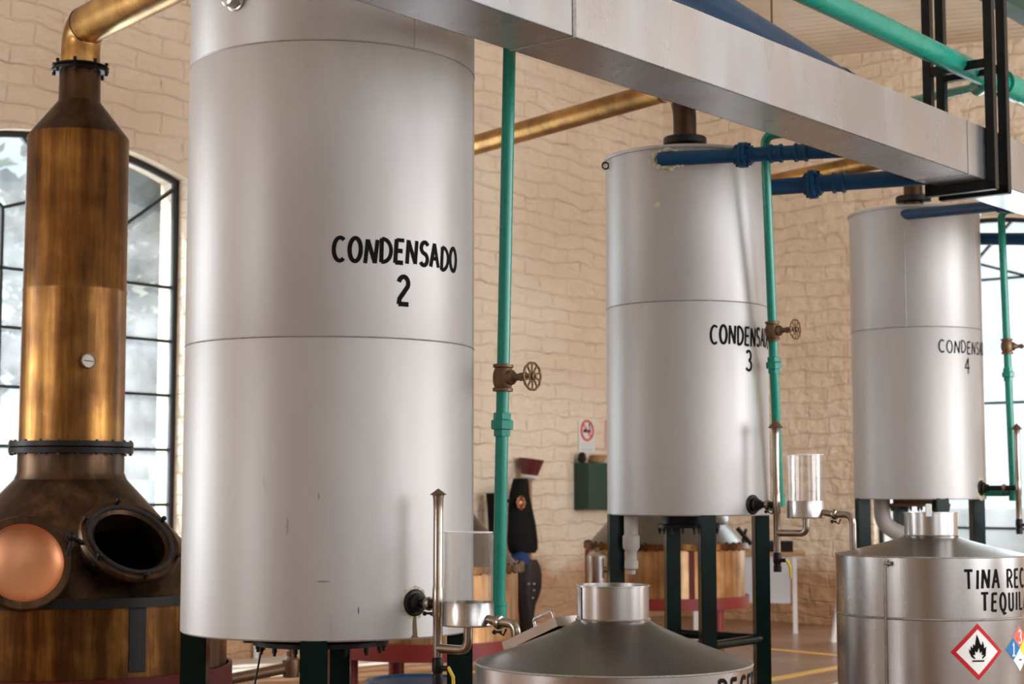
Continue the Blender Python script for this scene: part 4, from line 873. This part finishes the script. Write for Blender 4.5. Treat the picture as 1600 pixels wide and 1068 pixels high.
# hangers
def hanger(px, label):
    d = ray(px, 150); k = (((pf - CP).dot(N)) / d.dot(N)); s = (CP + d * k - O2).dot(U)
    t = thing('channel_hanger', ST(s, (tb + tf) / 2, zb_ - 0.06), label, 'hanger', 'black steel hangers under the channel'); b = 0.048
    zc = ceil_z(0.9)
    for tt in (tf + b / 2 + 0.003, tb - b / 2 - 0.003):
        mb = MB(); mb.box((s, -tt, (zb_ - b + zc + 0.02) / 2), (b, b, zc + 0.02 - zb_ + b), None, 0.003); mb.build('upright', 'black_paint', t, frame=ROW)
    mb = MB(); mb.box((s, -(tb + tf) / 2, zb_ - b / 2 - 0.002), (b, W_ + 2 * b, b), None, 0.003); mb.build('bottom_bar', 'black_paint', t, frame=ROW)
    mb = MB(); mb.box((s, -(tb + tf) / 2, ZX), (b, W_ + 0.01, b), None, 0.003); mb.build('cross_bar', 'black_paint', t, frame=ROW)
d = ray(1536, 98); k = (((pf - CP).dot(N)) / d.dot(N)); ZX = (CP + d * k).z
hanger(1540, 'black steel hanger around the channel, the nearer of the pair')
hanger(1560, 'black steel hanger around the channel, the farther of the pair')
# green main above the channel
tm = (tb + tf) / 2
def on_plane_t(px, py, t):
    d = ray(px, py); p0 = ST(0, t, 0); return CP + d * ((p0 - CP).dot(N) / d.dot(N))
g0 = on_plane_t(1390, 49, tm); g1 = on_plane_t(1590, 143, tm)
root = thing('water_main', g0, 'bright green water main above the steel channel, top right', 'pipe')
dr = (g1 - g0).normalized(); rr = 0.058
mb = MB(); mb.tube([g0 - dr * 5.5, g1 + dr * 5.0], rr, 28); mb.build('pipe', 'green_pipe', root)
e = on_plane_t(1578, 136, tm); mb = MB(); mb.cyl(e - dr * 0.10, e + dr * 0.10, rr * 1.22, seg=28); mb.cyl(e - dr * 0.12, e - dr * 0.09, rr * 1.32, seg=28); mb.build('coupling', 'green_pipe', root)
e = on_plane_t(1540, 119, tm); b0 = e; b1 = P(1410, 158, 10.6)
mb = MB(); mb.tube([b0, b0 + Vector((0, 0, -0.05)), b1 + (b1 - b0) * 0.4], 0.036, 20); mb.build('branch_pipe', 'green_pipe', root)
mb = MB(); bd = (b1 - b0).normalized(); mb.cyl(b0 - Vector((0, 0, 0.03)), b0 + bd * 0.13 - Vector((0, 0, 0.05)), 0.05, seg=20); mb.build('branch_tee', 'green_pipe', root)
# blue return pipe above the channel
q0, q1 = P(1086, -2, 8.2), P(1312, 132, 10.4)
dq = (q1 - q0).normalized()
root = thing('return_pipe', q1, 'thick dark blue pipe descending behind the channel top', 'pipe')
mb = MB(); mb.tube([q0 - dq * 2.0, q1], 0.10, 32); mb.build('pipe', 'blue_pipe', root)
mb = MB(); mb.tube([q1 - dq * 0.05, q1 + dq * 0.10], 0.108, 32); mb.build('end_cap', 'blue_pipe', root)
mb = MB(); e = q0.lerp(q1, 0.45); mb.cyl(e + Vector((0.02, 0, 0.08)), Vector((e.x + 0.02, e.y, ceil_z(1.1))), 0.006, seg=8); mb.build('hanging_rod', 'rust', root)
# blue overflow pipes
def blue(p0, p1, r, fls, cps, label, weld=None):
    t = thing('overflow_pipe', p0, label, 'pipe', 'blue overflow pipes into the channel'); d = (p1 - p0).normalized()
    mb = MB(); mb.tube([p0, p1], r, 24); mb.build('pipe', 'blue_pipe', t)
    for f in fls:
        c = p0.lerp(p1, f); mb = MB(); m = axis_mat(c, d)
        mb.lathe([(r, -0.05), (r * 1.25, -0.048), (r * 1.25, -0.022), (r * 1.75, -0.02), (r * 1.75, -0.002), (r * 1.6, 0.0), (r * 1.75, 0.002), (r * 1.75, 0.02), (r * 1.25, 0.022), (r * 1.25, 0.05), (r, 0.052)], m, 28); fo = mb.build('flange', 'blue_pipe', t)
        for k in range(6):
            a = k * PI / 3 + 0.3; v = m.to_3x3() @ Vector((math.cos(a) * r * 1.52, math.sin(a) * r * 1.52, 0)); mb = MB(); mb.cyl(c + v - d * 0.034, c + v + d * 0.034, 0.009, seg=6); mb.build('bolt', 'blue_pipe', fo)
    for f in cps:
        c = p0.lerp(p1, f); mb = MB(); mb.lathe([(r, -0.035), (r * 1.28, -0.032), (r * 1.28, -0.02), (r * 1.12, -0.016), (r * 1.12, 0.016), (r * 1.28, 0.02), (r * 1.28, 0.032), (r, 0.035)], axis_mat(c, d), 28); mb.build('coupling', 'blue_pipe', t)
    return t
pw = on_cyl(C3, R3, 1030, 248); tbk = lambda px, py: on_plane_t(px, py, tb - 0.002)
p1 = tbk(1352, 233); p1.z = max(p1.z, zb_ + 0.06)
blue(pw + Vector((0.0, 0.01, 0)), p1, 0.038, [0.42], [0.58, 0.70], 'dark blue flanged pipe welded to the upper front of tank 3')
mb = MB()
for k in range(60):
    a = 2 * PI * k / 60 + random.uniform(-.05, .05); rr_ = random.uniform(0.9, 1.15)
    fz = cyl_map(C3, R3, azim(C3, on_cyl(C3, R3, 1044, 248)), 0.002)
    mb.sphere(fz(0.085 * rr_ * math.cos(a), pw.z - 0.004 + 0.05 * rr_ * math.sin(a)), random.uniform(0.008, 0.015), sub=1)
mb.build('weld_collar', 'pale_weld', cond3)
pd = P(1196, 293, 9.2); p1 = tbk(1452, 280); p1.z = max(p1.z, zb_ + 0.05)
blue(pd, p1, 0.046, [0.30], [0.46], 'dark blue flanged pipe from the right side of tank 3')
pe = on_cyl(C4, R4, 1412, 334); p1 = tbk(1600, 318); p1.z = max(p1.z, zb_ + 0.04)
blue(pe + Vector((0.01, 0.03, 0)), p1, 0.036, [], [0.84], 'blue pipe running from the upper front of tank 4')
blue(P(1528, 373, 11.25), P(1720, 374, 10.6), 0.042, [], [0.8], 'blue pipe from the right side of tank 4, before the window')

# ------------------------------------------------------------------ green water pipes with gate valves
def wheel_valve(pc, ax, out, r, par):
    """gate valve on a pipe: pc centre, ax pipe axis, out bonnet direction"""
    m = axis_mat(pc, ax); k = r / 0.027
    mb = MB(); mb.lathe([(r * 1.1, -0.058 * k), (r * 1.55, -0.056 * k), (r * 1.6, -0.044 * k), (r * 1.3, -0.040 * k), (r * 1.55, -0.02 * k), (r * 1.6, 0), (r * 1.55, 0.02 * k), (r * 1.3, 0.040 * k), (r * 1.6, 0.044 * k), (r * 1.55, 0.056 * k), (r * 1.1, 0.058 * k)], m, 24)
    mb.lathe([(r * 1.2, 0.01), (r * 1.15, 0.050 * k), (r * 0.85, 0.058 * k), (r * 0.55, 0.070 * k), (r * 0.5, 0.090 * k), (r * 0.65, 0.094 * k), (r * 0.65, 0.112 * k), (r * 0.25, 0.114 * k), (r * 0.25, 0.16 * k)], axis_mat(pc, out), 20, (False, True))
    v = mb.build('gate_valve', 'brass', par)
    wc = pc + out.normalized() * 0.155 * k; wm = axis_mat(wc, out); R = 0.055 * k
    mb = MB(); mb.torus(wm, R, 0.0052 * k, 80, 8, lambda a: 1 + 0.055 * abs(math.cos(5 * a)) - 0.03)
    mb.torus(wm, R * 0.36, 0.0045 * k, 32, 8)
    for i in range(10):
        a = PI / 10 + i * PI / 5; p = lambda rad, aa: wm @ Vector((rad * math.cos(aa), rad * math.sin(aa), 0))
        mb.tube([p(R * 0.34, a), p(R * 0.62, a + 0.07), p(R * 0.95, a)], 0.0042 * k, 8)
    mb.lathe([(0.016 * k, -0.008), (0.018 * k, 0.0), (0.014 * k, 0.012), (0.006 * k, 0.016), (0.006 * k, 0.024)], wm, 16, (True, True))
    for i in range(5):
        a = i * 2 * PI / 5; mb.tube([wm @ Vector((0.012 * k * math.cos(a), 0.012 * k * math.sin(a), 0)), wm @ Vector((R * 0.36 * math.cos(a), R * 0.36 * math.sin(a), 0))], 0.0045 * k, 8)
    mb.build('handwheel', 'brass', v); return v
def union(pc, ax, r, par):
    m = axis_mat(pc, ax); k = r / 0.027
    mb = MB(); mb.lathe([(r, -0.05 * k), (r * 1.25, -0.048 * k), (r * 1.25, -0.022 * k), (r * 1.7, -0.018 * k), (r * 1.7, 0.016 * k), (r * 1.35, 0.022 * k), (r * 1.35, 0.048 * k), (r, 0.05 * k)], m, 8)
    return mb.build('union_nut', 'green_pipe', par)
def green(path, r, zv, zu, zc, label, out, top_elbow=None):
    t = thing('water_pipe', path[0], label, 'pipe', 'green water pipes down the condensers')
    mb = MB(); mb.tube(fillet(path, r * 2.2, 6), r, 24); mb.build('pipe', 'green_pipe', t)
    i = max(range(len(path) - 1), key=lambda k: (path[k + 1] - path[k]).length); a, b = path[i], path[i + 1]
    at_z = lambda z: a.lerp(b, (z - a.z) / (b.z - a.z)); ax = (b - a).normalized()
    wheel_valve(at_z(zv), ax if ax.z > 0 else -ax, out, r, t); union(at_z(zu), ax if ax.z > 0 else -ax, r, t)
    e = at_z(zc); s = 1 if ax.z > 0 else -1
    mb = MB(); mb.lathe([(r, -0.05), (r * 1.25, -0.048), (r * 1.25, 0.0), (r * 1.35, 0.002), (r * 1.35, 0.014), (r, 0.016)], axis_mat(e, ax * s), 24); mb.build('socket', 'green_pipe', t)
    return t
# pipe at tank 2
A0 = P(779, 952, 6.90); A1 = P(796, 78, 6.90); dA = (A1 - A0).normalized(); A2 = A0 + dA * ((ztop_ + 0.12 - A0.z) / dA.z)
Ab = A0 - dA * 0.03
wall2 = Vector((C2[0] + R2 - 0.01, 6.96, Ab.z)); end2 = ST((A2 - O2).dot(U), (tb + tf) / 2, A2.z)
green([wall2, Ab, A2, end2], 0.027, zat(790, 590, 6.9), zat(786, 663, 6.9), zat(780, 946, 6.9), 'green water pipe with gate valve, beside tank 2', N)
B0 = P(1218, 788, 8.85); B1 = P(1195, 212, 8.60); end3 = ST((B1 - O2).dot(U) + 0.02, tb + 0.002, B1.z)
w3 = Vector((C3[0], C3[1], B0.z)) + (Vector((B0.x - C3[0], B0.y - C3[1], 0)).normalized()) * (R3 - 0.01)
w3.z = z3 + 0.05; B0.z = z3 + 0.05
green([w3, B0, B1, end3], 0.0245, zat(1211, 516, 8.7), zat(1213, 570, 8.75), zat(1218, 776, 8.84), 'green water pipe with gate valve, beside tank 3', Vector((0.75, -0.66, 0)))
D0 = P(1584, 784, 10.95); D1 = P(1564, 330, 10.95); dD = (D1 - D0).normalized(); D2 = D1
w4 = Vector((C4[0], C4[1], 0)) + (Vector((D0.x - C4[0], D0.y - C4[1], 0)).normalized()) * (R4 - 0.01); w4.z = D0.z = z4 + 0.045
end4 = ST((D2 - O2).dot(U) + 0.02, tb + 0.002, max(D2.z, zb_ + 0.06)); D2.z = max(D2.z, zb_ + 0.06)
green([w4, D0, D2, end4], 0.0245, zat(1573, 541, 10.95), zat(1576, 585, 10.95), zat(1583, 770, 10.95), 'green water pipe with gate valve, before the right window', Vector((0.95, -0.2, 0)))

# ------------------------------------------------------------------ things on and along the left wall
def wl(px, py, out=0.0):      # a point on the left wall (plane t = TL), brought out into the room
    d = ray(px, py); p0 = ST(0, TL + out, 0); return CP + d * ((p0 - CP).dot(N) / d.dot(N))
def wall_frame(px, py, out): # local x = along the wall to the right, y = up, z = out of the wall
    return axis_mat(wl(px, py, out), N, U)
def wlen(px0, px1, py): return (wl(px1, py) - wl(px0, py)).length
# no-smoking sign
wd, ht = wlen(904, 929, 680), (wl(916, 655) - wl(916, 707)).z
fm = wall_frame(916.5, 681, 0.008)
t = thing('no_smoking_sign', fm.translation, 'white no smoking sign with red ring on the wall', 'sign')
mb = MB(); mb.merge(_boxm(fm, (wd, ht, 0.01))); mb.build('sign_board', 'white', t)
rr_ = wd * 0.36; cm = fm @ TZ((0, ht * 0.17, 0.008))
mb = MB(); mb.torus(cm, rr_, wd * 0.045, 40, 6); x = rr_ * 0.7; mb.merge(_boxm(cm @ Matrix.Rotation(-PI / 4, 4, 'Z'), (rr_ * 2, wd * 0.07, 0.004))); mb.build('red_ring', 'sign_red', t)
mb = MB(); mb.merge(_boxm(cm @ TZ((0, -0.005, 0)), (rr_ * 1.2, 0.03, 0.003))); mb.tube([cm @ Vector((rr_ * 0.5, 0.02, 0)), cm @ Vector((rr_ * 0.35, 0.05, 0)), cm @ Vector((rr_ * 0.5, 0.08, 0))], 0.006, 6); mb.build('cigarette_symbol', 'ink', t)
mb = MB()
for zz, ww in ((-0.22, 0.8), (-0.29, 0.8), (-0.40, 0.7)): mb.merge(_boxm(fm @ TZ((0, ht * zz, 0.0065)), (wd * ww, ht * (0.02 if zz > -0.35 else 0.05), 0.002)))
mb.build('caption_lines', 'grey_panel', t)
# second framed notice, mostly hidden by tank 3
fm = wall_frame(957, 678, 0.008); mb = MB(); mb.merge(_boxm(fm, (wd * 0.95, ht * 0.85, 0.01)))
t = thing('wall_notice', fm.translation, 'pale notice on the wall half hidden by tank 3', 'sign'); mb.build('sign_board', 'white', t)
mb = MB()
for sx in (-1, 1): mb.merge(_boxm(fm @ TZ((sx * wd * 0.45, 0, 0.006)), (0.012, ht * 0.8, 0.004)))
for sy in (-1, 1): mb.merge(_boxm(fm @ TZ((0, sy * ht * 0.4, 0.006)), (wd * 0.9, 0.012, 0.004)))
mb.build('red_border', 'sign_red', t)
# dark green cabinet on the wall with a coil of rope on it
c0, c1 = wl(917, 757, 0.16), wl(985, 757, 0.16); zt_, zb2 = wl(917, 722, 0.16).z, wl(917, 796, 0.16).z
L = (c1 - c0).length; ctr = (c0 + c1) / 2; fm = axis_mat(Vector((ctr.x, ctr.y, (zt_ + zb2) / 2)) - N * 0.08, N, U)
t = thing('wall_cabinet', Vector((ctr.x, ctr.y, zb2)), 'dark green cabinet on the wall beside tank 3', 'cabinet')
mb = MB(); mb.merge(_boxm(fm, (L, zt_ - zb2, 0.16))); mb.build('body', 'board', t)
mb = MB(); mb.merge(_boxm(fm @ TZ((0, 0, 0.084)), (L * 0.97, (zt_ - zb2) * 0.96, 0.012))); dd = mb.build('door', 'board', t)
mb = MB(); mb.cyl(fm @ Vector((L * 0.4, 0, 0.09)), fm @ Vector((L * 0.4, 0, 0.12)), 0.015, seg=12); mb.build('knob', 'iron', dd)
mb = MB()
for k in range(3): mb.torus(fm @ TZ((-L * 0.12 + 0.02 * k, (zt_ - zb2) / 2 + 0.02 + 0.024 * k, 0.0)) @ Matrix.Rotation(PI / 2, 4, 'X'), 0.07, 0.013, 32, 8)
tag(mb.build('rope_coil', 'wood'), 'tan coil of rope lying on the green wall cabinet', 'rope')
mb = MB(); q = fm @ Vector((-L * 0.46, (zt_ - zb2) / 2, 0)); mb.lathe([(0.03, 0), (0.045, 0.03), (0.04, 0.07), (0.02, 0.10)], TZ(q), 20, (True, True)); tag(mb.build('lamp_jar', 'iron'), 'small black jar on the corner of the green cabinet', 'jar')
# hanging tack: pole, bucket, apron, cloth, bag
def wq(px, py, o): return wl(px, py, o)
post = [wq(826, 742, 0.12), wq(828, 1000, 0.12)]; post[1] = Vector((post[1].x, post[1].y, 0.0)); post[0] = Vector((post[1].x, post[1].y, post[0].z))
mb = MB(); mb.cyl(post[1], post[0], 0.022, seg=12); mb.sphere(post[0], 0.03, sub=2); tag(mb.build('wooden_post', 'wood'), 'thin wooden post against the wall holding the hanging gear', 'post')
sc_ = 2610 / 15.6
b0 = wq(823, 742, 0.16); b1 = wq(823, 716, 0.16); t = thing('enamel_pail', b0, 'dark red flared pail on top of the wall post', 'pail')
mb = MB(); mb.lathe([(0.0001, 0.0), (0.075, 0.0), (0.118, b1.z - b0.z), (0.112, b1.z - b0.z), (0.070, 0.008), (0.0001, 0.008)], TZ(Vector((post[0].x, post[0].y, b0.z))) @ Matrix.Rotation(0.12, 4, 'Y'), 32); mb.build('body', 'maroon', t)
mb = MB(); mb.lathe([(0.0001, -0.05), (0.035, -0.048), (0.075, -0.02), (0.08, 0.002), (0.02, 0.003)], TZ(Vector((post[0].x, post[0].y, b0.z))) @ Matrix.Rotation(0.12, 4, 'Y'), 28); mb.build('pan', 'white', t)
def blob(pxs, name, mat, par, out, thick):
    """soft hanging shape from its left and right edge at several heights"""
    mb = MB(); rings = []; 
    for (py, xl, xr) in pxs:
        a, b = wl(xl, py, out), wl(xr, py, out); c = (a + b) / 2; hw = (b - a).length / 2; ring = []
        for k in range(24):
            an = 2 * PI * k / 24; ring.append(mb.bm.verts.new(c + U * (hw * math.cos(an)) + N * (thick * math.sin(an) * (0.8 + 0.2 * math.cos(3 * an)))))
        rings.append(ring)
    for a, b in zip(rings, rings[1:]):
        for i in range(24): mb.face([a[i], a[(i + 1) % 24], b[(i + 1) % 24], b[i]])
    mb.face(rings[0]); mb.face(list(reversed(rings[-1]))); return mb.build(name, mat, par)
t = thing('leather_apron', wl(815, 864, 0.2), 'black leather apron hanging from the wall post', 'apron')
blob([(747, 806, 822), (756, 802, 824), (775, 797, 826), (797, 795, 831), (820, 794, 836), (845, 793, 839), (858, 795, 839), (864, 799, 835)], 'body', 'leather', t, 0.22, 0.07)
bk = axis_mat(wl(812.5, 785, 0.30), N, U)
mb = MB(); mb.merge(_boxm(axis_mat(wl(800, 782, 0.26), N, U), (0.20, 0.03, 0.02))); mb.build('strap', 'leather', t)
mb = MB(); mb.merge(_boxm(bk, (0.075, 0.10, 0.01)))
mb.build('buckle_plate', 'ink', t)
mb = MB(); mb.torus(bk @ TZ((0, 0, 0.01)), 0.045, 0.006, 40, 8, lambda a: 1 + 0.28 * math.cos(4 * a + PI))
mb.torus(bk @ TZ((0, 0, 0.012)), 0.052, 0.004, 40, 8, lambda a: 1 + 0.2 * math.cos(4 * a)); mb.lathe([(0.0001, 0.012), (0.02, 0.01), (0.022, 0)], bk, 20); mb.build('buckle', 'copper_pink', t)
t = thing('cloth_rag', wl(812, 880, 0.2), 'crumpled blue cloth below the black apron', 'cloth'); blob([(862, 806, 818), (868, 800, 824), (875, 800, 828), (881, 806, 826)], 'body', 'blue_cloth', t, 0.24, 0.07)
t = thing('saddle_bag', wl(828, 995, 0.2), 'dark brown leather bag hanging lowest on the wall post', 'bag')
blob([(874, 815, 836), (884, 812, 842), (900, 811, 845), (918, 811, 844), (932, 812, 840), (945, 813, 834), (965, 816, 831), (1000, 818, 829)], 'body', 'brown_leather', t, 0.22, 0.08)
mb = MB()
for (x, y) in ((826, 912), (834, 912), (834, 922), (832, 934)): mb.sphere(wl(x, y, 0.31), 0.012, sub=2)
mb.build('stud', 'steel', t)
t = thing('tool_holster', wl(767, 835, 0.2), 'black holster on the wall just left of the green pipe', 'holster'); blob([(770, 762, 774), (776, 762, 775), (790, 764, 775), (835, 767, 776)], 'body', 'leather', t, 0.14, 0.05)
# conduit on the wall low behind tank 2
q = wl(400, 1000, 0.03); mb = MB(); mb.cyl((q.x, q.y, 0.0), (q.x, q.y, 1.0), 0.02, seg=12); tag(mb.build('wall_conduit', 'white'), 'thin white conduit low on the wall, seen under tank 2', 'pipe')

# ------------------------------------------------------------------ small vessel left of still 4
c = P(933, 880, 12.6); cb = (c.x, c.y)
t = thing('steam_trap', (c.x, c.y, 0), 'small steel vessel standing left of the copper still behind tank 3', 'vessel')
zt_ = zat(933, 866, 12.6); mb = MB(); mb.lathe([(0.0001, zt_ + 0.03), (0.06, zt_ + 0.015), (0.08, zt_ - 0.01), (0.08, 0.45), (0.05, 0.40), (0.03, 0.38), (0.03, 0.0)], at(cb), 32); mb.build('body', 'steel', t)
mb = MB(); mb.cyl((c.x, c.y, zt_ + 0.02), (c.x, c.y, zt_ + 0.05), 0.02, seg=12); q = P(945, 890, 12.5); mb.cyl((c.x + 0.05, c.y - 0.05, q.z), (c.x + 0.13, c.y - 0.12, q.z), 0.022, seg=14); mb.sphere((c.x + 0.09, c.y - 0.09, q.z - 0.06), 0.02, sub=2); mb.cyl((c.x + 0.10, c.y - 0.10, q.z - 0.08), (c.x + 0.10, c.y - 0.10, q.z + 0.09), 0.016, seg=12); mb.build('valve', 'brass', t)
mb = MB(); q0 = P(917, 858, 12.7); mb.cyl((q0.x, q0.y, 0), (q0.x, q0.y, q0.z), 0.016, seg=12); tag(mb.build('red_standpipe', 'red_paint'), 'thin red upright pipe at the left of the copper still behind tank 3', 'pipe')
# work table at right of still 4
Yt = 15.2
p0 = P(1185, 862, Yt); p1 = P(1250, 862, Yt)
# oriented along the end wall (direction N)
ctr = P(1243, 985, 15.3); zt_ = P(1240, 863, 15.3).z
t = thing('work_table', (ctr.x, ctr.y, 0), 'grey panelled table with white legs by the end wall', 'table')
VD = Vector((ctr.x, ctr.y, 0)).normalized(); VL = Vector((VD.y, -VD.x, 0))
fm = lambda x, y, z: Vector((ctr.x, ctr.y, 0)) - VL * x + VD * y + Vector((0, 0, z))
def tb_(x0, x1, y0, y1, z0, z1, name, mat, bev=0.0):
    cc = fm((x0 + x1) / 2, (y0 + y1) / 2, (z0 + z1) / 2); mbx = MB(); mbx.merge(_boxm(axis_mat(cc, Vector((0, 0, 1)), VL), (x1 - x0, y1 - y0, z1 - z0))); return mbx.build(name, mat, t)
tb_(-0.10, 1.0, -0.04, 0.62, zt_ - 0.03, zt_, 'table_top', 'wood')
zp = P(1235, 942, 15.3).z
tb_(0.04, 0.92, -0.005, 0.01, zp, zt_ - 0.03, 'front_panel', 'grey_panel')
for x, y in ((0.0, 0.0), (0.9, 0.0), (0.0, 0.55), (0.9, 0.55)): tb_(x - 0.02, x + 0.02, y - 0.02, y + 0.02, 0, zt_ - 0.03, 'leg', 'white')
cc = fm(0.16, 0.25, zt_ + 0.0); mb = MB(); mb.merge(_boxm(axis_mat(cc + Vector((0, 0, 0.05)), Vector((0, 0, 1)), VL), (0.30, 0.2, 0.10))); tag(mb.build('tool_box', 'iron'), 'black box on the grey table by the end wall', 'box')
q0, q1 = P(1318, 900, 11.0), P(1301, 1003, 11.0)
mb = MB(); q1 = PZ(1301, 1003, 0); q0 = q1 + Vector((0.13, 0.0, 0.75)); mb.cyl(q1, q0, 0.026, seg=14); mb.cyl(q1, q1 + (q0 - q1) * 0.04, 0.034, seg=14)
q2 = q1 + Vector((0.7, 0.1, 0)); rt = thing('side_table', q1, 'white stand with splayed leg, mostly behind the right steel tank', 'stand'); mb.build('leg', 'white', rt)
mb = MB(); mb.cyl(q2, q2 + Vector((-0.13, 0, 0.75)), 0.026, seg=14); mb.build('leg', 'white', rt)
mb = MB(); mb.box(q1 + Vector((0.47, 0.05, 0.76)), (0.5, 0.4, 0.03), None, 0.004); mb.build('table_top', 'white', rt)

# ------------------------------------------------------------------ low clutter under tank 2
q = P(455, 1042, 10.6)
t = thing('floor_valve', (q.x, q.y, 0), 'rusty brown valve and pipe low behind tank 2', 'valve')
l_, r_ = P(330, 1066, 10.4), P(545, 1036, 10.9)
mb = MB(); mb.tube([l_, q - Vector((0, 0, 0.0)), r_], 0.035, 16); mb.build('pipe', 'brass', t)
mb = MB(); mb.lathe([(0.05, -0.06), (0.06, 0.0), (0.055, 0.05), (0.03, 0.07), (0.03, 0.10), (0.018, 0.105), (0.018, 0.13)], TZ(q), 24, (True, True)); vb = mb.build('valve_body', 'brass', t)
mb = MB(); mb.cyl(q + Vector((0.1, 0, -0.02)), q + Vector((0.1, 0.0, 0.06)), 0.03, seg=16); mb.build('bonnet', 'brass', t)
for e in (l_, r_):
    mb = MB(); mb.cyl((e.x, e.y, 0), (e.x, e.y, e.z), 0.03, seg=14); mb.build('support', 'brass', t)
q = P(655, 1061, 9.3); mb = MB(); zq = q.z
mb.lathe([(0.0001, zq - 0.01), (0.27, zq - 0.012), (0.28, zq), (0.295, zq), (0.30, zq - 0.02), (0.29, zq - 0.04), (0.29, 0.1), (0.28, 0.0), (0.0001, 0.0)], at(q), 48); tag(mb.build('plastic_drum', 'blue_pipe'), 'blue drum standing low behind tank 2', 'drum')

# ------------------------------------------------------------------ outside
mb = MB(); mb.box((8, 40, -0.17), (200, 160, 0.3)); struct(mb.build('ground', 'ground'))
def tree(x, y, h, r, label, seed):
    rn = random.Random(seed); t = thing('tree', (x, y, -0.2), label, 'tree', 'trees outside the windows')
    mb = MB(); mb.tube([(x, y, -0.2), (x + 0.1, y, h * 0.3), (x - 0.1, y + 0.1, h * 0.7)], [0.22, 0.16, 0.06], 12); mb.build('trunk', 'bark', t)
    mb = MB()
    cl = [(Vector((rn.gauss(0, r * 0.5), rn.gauss(0, r * 0.5), h * 0.35 + rn.random() * h * 0.65)), r * rn.uniform(0.25, 0.5)) for _ in range(22)]
    for c, rr in cl:
        for _ in range(150):
            d = Vector((rn.gauss(0, 1), rn.gauss(0, 1), rn.gauss(0, 1))).normalized() * rr * rn.uniform(0.4, 1)
            p = Vector((x, y, 0)) + c + d; a = Vector((rn.uniform(-1, 1), rn.uniform(-1, 1), rn.uniform(-1, 1))).normalized(); u_, v_ = perp(a); s = rn.uniform(0.12, 0.26)
            mb.poly([p - u_ * s, p + v_ * s * 0.6, p + u_ * s, p - v_ * s * 0.6])
    o = mb.build('foliage', 'leaf', t); o['kind'] = 'stuff'
tl = [ST(10.2, -14.5), ST(8.2, -21), ST(15.5, -21), ST(13.5, -30)]
tree(tl[0].x, tl[0].y, 7.0, 2.5, 'nearest leafy tree outside the left window', 1)
tree(tl[1].x, tl[1].y, 8.5, 3.0, 'tall leafy tree behind the big still, outside the left window', 2)
tree(tl[2].x, tl[2].y, 8.0, 3.0, 'farther leafy tree outside the left window, right of the still', 4)
# parked car outside the left window
pc_ = ST(8.6, -10.8); cx = axis_mat(Vector((pc_.x, pc_.y, 0.0)), Vector((0, 0, 1)), U)
t = thing('parked_car', (pc_.x, pc_.y, 0.0), 'blue grey car parked outside the left window', 'car')
prof = [(-2.1, 0.35), (-2.15, 0.75), (-1.95, 0.95), (-1.2, 1.0), (-0.6, 1.42), (0.7, 1.45), (1.35, 1.02), (2.0, 0.92), (2.15, 0.7), (2.1, 0.35)]
def extr(pf_, w_, name, mat, sub=0.0):
    mb = MB(); a = [mb.bm.verts.new(cx @ Vector((x, -w_, z))) for x, z in pf_]; b = [mb.bm.verts.new(cx @ Vector((x, w_, z))) for x, z in pf_]
    mb.face(a); mb.face(list(reversed(b)))
    for i in range(len(a)): mb.face([a[i], a[(i + 1) % len(a)], b[(i + 1) % len(b)], b[i]])
    return mb.build(name, mat, t)
extr(prof, 0.82, 'body', 'carpaint'); extr([(-1.05, 1.02), (-0.55, 1.38), (0.62, 1.40), (1.12, 1.04)], 0.83, 'side_window', 'carglass')
for x in (-1.35, 1.35):
    for y in (-0.78, 0.78):
        mb = MB(); mb.cyl(cx @ Vector((x, y - 0.1, 0.32)), cx @ Vector((x, y + 0.1, 0.32)), 0.32, seg=28); mb.build('wheel', 'rubber', t)
